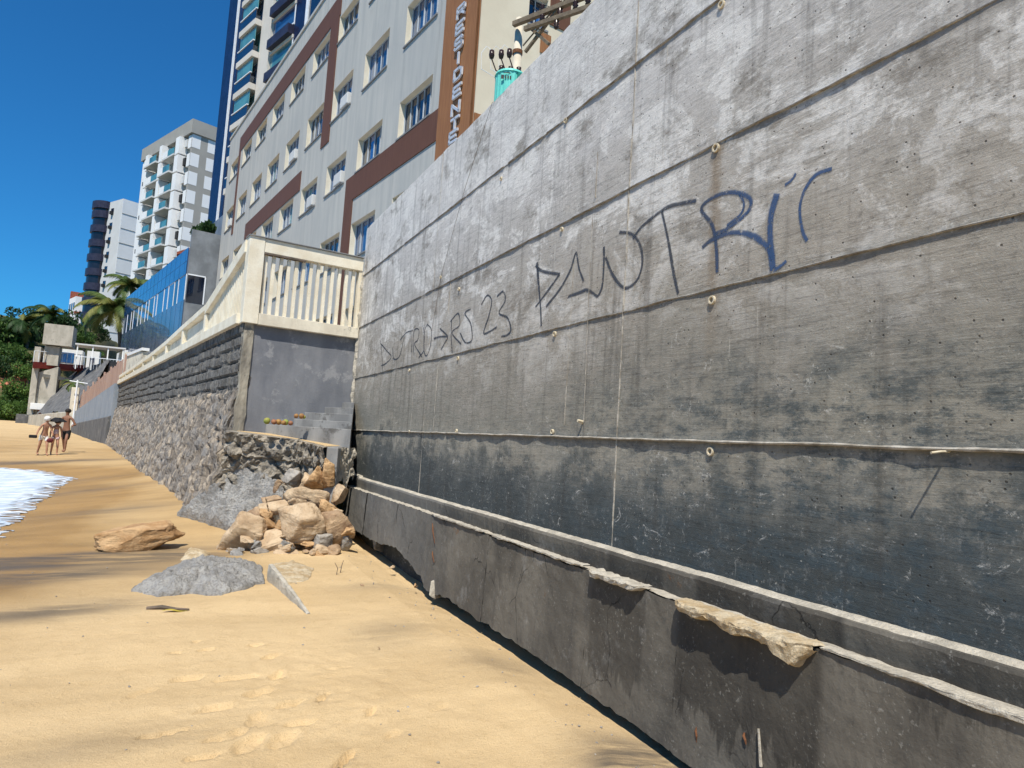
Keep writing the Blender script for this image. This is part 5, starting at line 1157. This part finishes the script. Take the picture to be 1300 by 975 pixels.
TR = [(4, 425, 106, 1, 1.0, 'leafy green tree at the left edge of the photo, highest row'), (12, 432, 108, 0, .8, 'dark tree on the skyline left of the lift tower, first from the left'), (26, 428, 108, 2, .8, 'tall dark narrow tree on the skyline, second from the left'), (36, 432, 110, 0, .75, 'dark rounded tree just left of the lift tower head'),
      (60, 425, 112, 2, .75, 'dark tree rising right behind the lift tower head'), (76, 428, 110, 0, .75, 'dark tree between the lift tower and the distant stepped block'), (86, 442, 105, 1, .6, 'olive green tree above the red footbridge'), (70, 448, 98, 3, .6, 'bright green tree just behind the lift tower railing'),
      (10, 452, 100, 1, .85, 'mid green tree halfway up the slope at the left edge'), (28, 458, 98, 1, .85, 'mid green tree halfway up the slope near the lift tower'), (38, 470, 94, 3, .6, 'bright green shrub tree close beside the lift tower shaft'), (16, 478, 96, 0, .6, 'dark low tree right above the red earth scar'),
      (6, 520, 90, 1, .7, 'low green tree at the foot of the slope at the left edge'), (22, 518, 89, 3, .7, 'bright low green tree at the foot of the slope'), (32, 525, 88, 1, .5, 'small green tree next to the foot of the lift tower'), (28, 492, 92, 3, .7, 'light green tree right of the red earth scar'),
      (96, 425, 99, 0, .75, 'dark tree just left of the big coconut palm, under the distant stepped block'), (108, 430, 97, 1, .6, 'green tree above the thin flat canopy'), (120, 428, 100, 2, .55, 'dark narrow tree behind the big coconut palm trunk')]
for i, (px, py, D, k, s, lab) in enumerate(TR):
    p = at(px, py, D); z = p.z - s * 3.2
    place_tree(k, (p.x, p.y, z), s, i * 1.3, lab)
def palm(name, label, top, base, R_, n, seed, mt, group='palm trees'):
    t = thing(name, label, 'palm tree', base, group); r = random.Random(seed); top = Vector(top); base = Vector(base)
    mid = base.lerp(top, .5) + Vector((R_ * .12, 0, 0)); MB().tube([base, base.lerp(mid, .5) + Vector((R_ * .04, 0, 0)), mid, mid.lerp(top, .6) + Vector((R_ * .05, 0, 0)), top], [R_ * .075, R_ * .06, R_ * .052, R_ * .048, R_ * .05], 9).build('trunk', m_bark, t, smooth=True)
    for i in range(n):
        a = i * 2.399 + r.uniform(-.2, .2); el_ = r.uniform(-.5, 1.25); L = R_ * r.uniform(.85, 1.1); m = MB(); c = []
        for j in range(13):
            q = j / 12; ang = el_ - 1.7 * q ** 1.3
            if j == 0: p = Vector((0, 0, 0))
            else: p = p + Vector((math.cos(a) * math.cos(ang), math.sin(a) * math.cos(ang), math.sin(ang))) * L / 12
            c.append(top + p)
        m.tube(c, [R_ * .014 * (1 - .8 * j / 12) for j in range(13)], 4)
        for j in range(2, 48):
            q = j / 48 * 12; i0 = min(int(q), 11); p = c[i0].lerp(c[i0 + 1], q - i0); d = (c[i0 + 1] - c[i0]).normalized(); sd = d.cross(Vector((0, 0, 1)))
            sd = sd.normalized() if sd.length > .05 else Vector((1, 0, 0)); ll = R_ * .30 * math.sin(math.pi * (.12 + .82 * j / 48)) * r.uniform(.85, 1.1)
            for sg_ in (-1, 1):
                e = p + (sd * sg_ * .8 + d * .55 + Vector((0, 0, -.45 - .2 * r.random()))).normalized() * ll; w_ = d * R_ * .018
                m.add([p - w_, p + w_, e], [(0, 1, 2)])
        m.build('frond', mt if r.random() > .25 else m_palmY, t, recalc=False)
tp_ = at(146, 392, 86); palm('coconut_palm', 'big coconut palm with drooping fronds left of the blue glass building', tp_, (at(153, 450, 86).x, tp_.y, 2.0), 4.3, 24, 5, m_palm)
tp_ = at(166, 362, 90); palm('coconut_palm', 'smaller coconut palm showing behind the roofline of the blue glass building', tp_, (tp_.x + .6, tp_.y, 2.0), 3.4, 18, 6, m_palm)
tp_ = at(66, 402, 100); palm('coconut_palm', 'dark distant palm right above the lift tower head', tp_, (tp_.x + .5, tp_.y, 4.0), 3.4, 20, 7, m_leafC)
tp_ = at(30, 408, 104); palm('coconut_palm', 'dark distant palm on the hill skyline left of the lift tower', tp_, (tp_.x + .5, tp_.y, 6.0), 3.2, 18, 8, m_leafC)
tp_ = at(93, 487, 64); palm('young_palm', 'small young palm growing on the slope revetment', tp_, (tp_.x, tp_.y, tp_.z - .9), .9, 12, 12, m_palm)

# ------------------------------------------------------------------ people walking on the beach
def skin_mesh(name, joints, edges, mat, parent, sub=2):
    me = bpy.data.meshes.new(name); me.from_pydata([j[0] for j in joints], edges, []); o = bpy.data.objects.new(name, me); COL.objects.link(o)
    o.modifiers.new('skin', 'SKIN'); 
    sv = me.skin_vertices[0].data if me.skin_vertices else None
    if sv is None:
        bm = bmesh.new(); bm.from_mesh(me); bm.verts.layers.skin.verify(); bm.to_mesh(me); bm.free(); sv = me.skin_vertices[0].data
    for i, j in enumerate(joints): rr = j[1] if isinstance(j[1], tuple) else (j[1], j[1]); sv[i].radius = rr
    sv[0].use_root = True
    s = o.modifiers.new('sub', 'SUBSURF'); s.levels = sub; s.render_levels = sub
    dg = bpy.context.evaluated_depsgraph_get(); nm = bpy.data.meshes.new_from_object(o.evaluated_get(dg)); o.modifiers.clear(); o.data = nm
    nm.materials.clear(); nm.materials.append(mat); nm.polygons.foreach_set('use_smooth', [True] * len(nm.polygons))
    o.parent = parent; return o
def person(foot, H, label, skin, lean, stride, armL, armR, rz, extras):
    t = thing('person', label, 'person', foot, 'people walking on the beach', rz)
    h = H / 1.75; V = lambda x, y, z: Vector((x * h, y * h, z * h)); ly = lean
    J = [(V(0, 0, .95), (.13 * h, .10 * h)), (V(0, ly * .3, 1.12), (.115 * h, .085 * h)), (V(0, ly * .7, 1.32), (.135 * h, .09 * h)), (V(0, ly * .9, 1.45), .07 * h), (V(0, ly * 1.0, 1.53), .05 * h), (V(0, ly * 1.1 - .01, 1.62), (.075 * h, .085 * h)), (V(0, ly * 1.15 - .01, 1.72), (.068 * h, .08 * h))]
    E = [(0, 1), (1, 2), (2, 3), (3, 4), (4, 5), (5, 6)]
    for sx, ar in ((-1, armL), (1, armR)):
        b = len(J); J += [(V(sx * .17, ly * .85, 1.40), .055 * h), (V(sx * ar[0][0], ar[0][1] + ly * .6, ar[0][2]), .042 * h), (V(sx * ar[1][0], ar[1][1] + ly * .5, ar[1][2]), .032 * h), (V(sx * ar[1][0], ar[1][1] - .04 + ly * .5, ar[1][2] - .07), .032 * h)]
        E += [(3, b), (b, b + 1), (b + 1, b + 2), (b + 2, b + 3)]
    for sx, st in ((-1, stride), (1, -stride)):
        b = len(J); J += [(V(sx * .09, 0, .88), .088 * h), (V(sx * .10, st * .55 - .05, .50), .06 * h), (V(sx * .10, st * 1.0 + .03, .09), .04 * h), (V(sx * .11, st * 1.0 - .11, .03), .035 * h)]
        E += [(0, b), (b, b + 1), (b + 1, b + 2), (b + 2, b + 3)]
    skin_mesh('body', J, E, skin, t)
    for e in extras: e(t, V, ly)
    return t
def hairf(mat, big=1.0, cap=None):
    def f(t, V, ly):
        bm = bmesh.new(); bmesh.ops.create_icosphere(bm, subdivisions=3, radius=1)
        for v in bm.verts:
            c = v.co; v.co = Vector(V(0, ly * 1.12 + .015, 1.70)) + Vector((c.x * .105 * big, c.y * .115 * big, c.z * .095 * big)) * (1 + .06 * fbm(c * 4, 2))
        me = bpy.data.meshes.new('hair'); bm.to_mesh(me); bm.free(); me.materials.append(mat); o = bpy.data.objects.new('hair' if cap is None else 'cap', me); COL.objects.link(o); o.parent = t
    return f
def brim(mat, R_):
    def f(t, V, ly):
        c = V(0, ly * 1.12, 1.69); m = MB(); n = 20
        m.add([c + Vector((R_ * math.cos(6.2832 * i / n), R_ * math.sin(6.2832 * i / n), .02 * math.sin(3 * i))) for i in range(n)] + [c + Vector((.09 * math.cos(6.2832 * i / n), .09 * math.sin(6.2832 * i / n), .14)) for i in range(n)], [(i, (i + 1) % n, n + (i + 1) % n, n + i) for i in range(n)] + [tuple(range(n))[::-1], tuple(range(n, 2 * n))])
        o = m.build('hat', mat); o.parent = t
    return f
def shorts(mat, stride, ln=.42):
    def f(t, V, ly):
        h = V(0, 0, 1).z; J = [(V(0, 0, .97), (.145 * h, .115 * h)), (V(-.09, 0, .86), .115 * h), (V(-.10, stride * (.88 - ln) * .9 - .02, .86 - ln * .75), .09 * h), (V(.09, 0, .86), .115 * h), (V(.10, -stride * (.88 - ln) * .9 - .02, .86 - ln * .75), .09 * h)]
        skin_mesh('shorts', J, [(0, 1), (1, 2), (0, 3), (3, 4)], mat, t)
    return f
def top(mat, z0=1.2, z1=1.36, w=.145):
    def f(t, V, ly):
        h = V(0, 0, 1).z; skin_mesh('top', [(V(0, ly * .45, z0), (w * h, .10 * h)), (V(0, ly * .75, z1), (w * h * 1.02, .105 * h))], [(0, 1)], mat, t)
    return f
def bag(mat, x, z, d):
    def f(t, V, ly):
        bm = bmesh.new(); bmesh.ops.create_icosphere(bm, subdivisions=3, radius=1)
        for v in bm.verts: v.co = V(x, -.14, z) + Vector((v.co.x * d[0], v.co.y * d[1], v.co.z * d[2])) * (1 + .1 * fbm(v.co * 2, 2))
        me = bpy.data.meshes.new('towel'); bm.to_mesh(me); bm.free(); me.materials.append(mat); o = bpy.data.objects.new('towel', me); COL.objects.link(o); o.parent = t
    return f
f1 = sand_px(53, 578); f2 = sand_px(68, 577.5); f3 = sand_px(81, 574)
sc_ = lambda p, px, yt: abs(at(px, yt, math.hypot(p.x, p.y)).z - p.z)
person(f1, 1.34, 'stooping woman in a white cap and white wrap at the left of three walkers', m_skin, -.16, .24, ((.30, -.02, 1.15), (.42, -.18, .92)), ((.26, -.05, 1.12), (.22, -.25, 1.0)), .5, [hairf(m_wcloth, 1.02, True), top(m_black), shorts(m_wcloth, .24, .3), bag(m_maroon, .2, .70, (.12, .08, .08))])
sh = f1 + Vector((-.27, -.38, .66)); tag(MB().box(W, sh.x - .12, sh.x + .12, sh.y - .06, sh.y + .06, sh.z - .06, sh.z + .05).build('hand_bag', m_black, None, loc=sh, bevel=.03), 'small dark bag carried at the side of the stooping woman', 'bag')
person(f2, 1.24, 'slight walker in a pale swimsuit under a wide black hat between two others', m_skin, -.02, .16, ((.24, .02, 1.12), (.25, -.06, .88)), ((.24, .02, 1.12), (.25, -.06, .88)), .3, [hairf(m_hair, .95), brim(m_black, .30), top(m_pink, 1.0, 1.34, .135), shorts(m_pink, .16, .12)])
person(f3, 1.62, 'dark haired bare chested man in long black shorts at the right of three walkers', m_skind, -.04, .2, ((.30, .03, 1.14), (.20, -.22, 1.15)), ((.33, .03, 1.14), (.30, -.18, 1.12)), -.3, [hairf(m_hair, 1.0), shorts(m_black, .2, .48)])

# ------------------------------------------------------------------ light, sky, camera
Ld = Vector((.29, .46, -.84)).normalized()
sl = bpy.data.lights.new('sun', 'SUN'); sl.energy = 4.6; sl.angle = rad(.5); sl.color = (1.0, .94, .83)
so_ = bpy.data.objects.new('sun', sl); COL.objects.link(so_); so_.rotation_euler = Ld.to_track_quat('-Z', 'Y').to_euler(); so_.location = (0, 0, 60)
wd = bpy.data.worlds.new('World'); SC.world = wd; wd.use_nodes = True; nt = wd.node_tree
sky = nt.nodes.new('ShaderNodeTexSky'); sky.sky_type = 'NISHITA'; sky.sun_disc = False; sky.sun_elevation = math.asin(-Ld.z); sky.sun_rotation = math.atan2(-Ld.x, -Ld.y)
sky.air_density = 1.0; sky.dust_density = .3; sky.ozone_density = 3.0
gn = nt.nodes.new('ShaderNodeMix'); gn.data_type = 'RGBA'; gn.blend_type = 'MULTIPLY'; gn.inputs['Factor'].default_value = 1; gn.inputs['B'].default_value = (.15, .63, 1.0, 1)   # the deep clean blue of this sky
nt.links.new(sky.outputs[0], gn.inputs['A']); nt.links.new(gn.outputs['Result'], nt.nodes['Background'].inputs[0]); nt.nodes['Background'].inputs[1].default_value = .10
cd = bpy.data.cameras.new('camera'); cam = bpy.data.objects.new('camera', cd); COL.objects.link(cam); SC.camera = cam
cd.sensor_width = 36; cd.lens = 900 / 1300 * 36; cd.clip_end = 6000; cd.clip_start = .05
col = lambda j, s: Vector((R[0][j], R[1][j], R[2][j])) * s
mw = Matrix.Identity(4)
for k, v in enumerate((col(0, 1), col(1, -1), col(2, -1))):
    for i in range(3): mw[i][k] = v[i]
cam.matrix_world = mw
SC.view_settings.view_transform = 'Standard'; SC.view_settings.look = 'None'; SC.view_settings.exposure = .36; SC.view_settings.gamma = 1
SC.cycles.use_denoising = True; SC.cycles.max_bounces = 6; SC.cycles.transparent_max_bounces = 12
SC.cycles.use_adaptive_sampling = True; SC.cycles.adaptive_threshold = .02
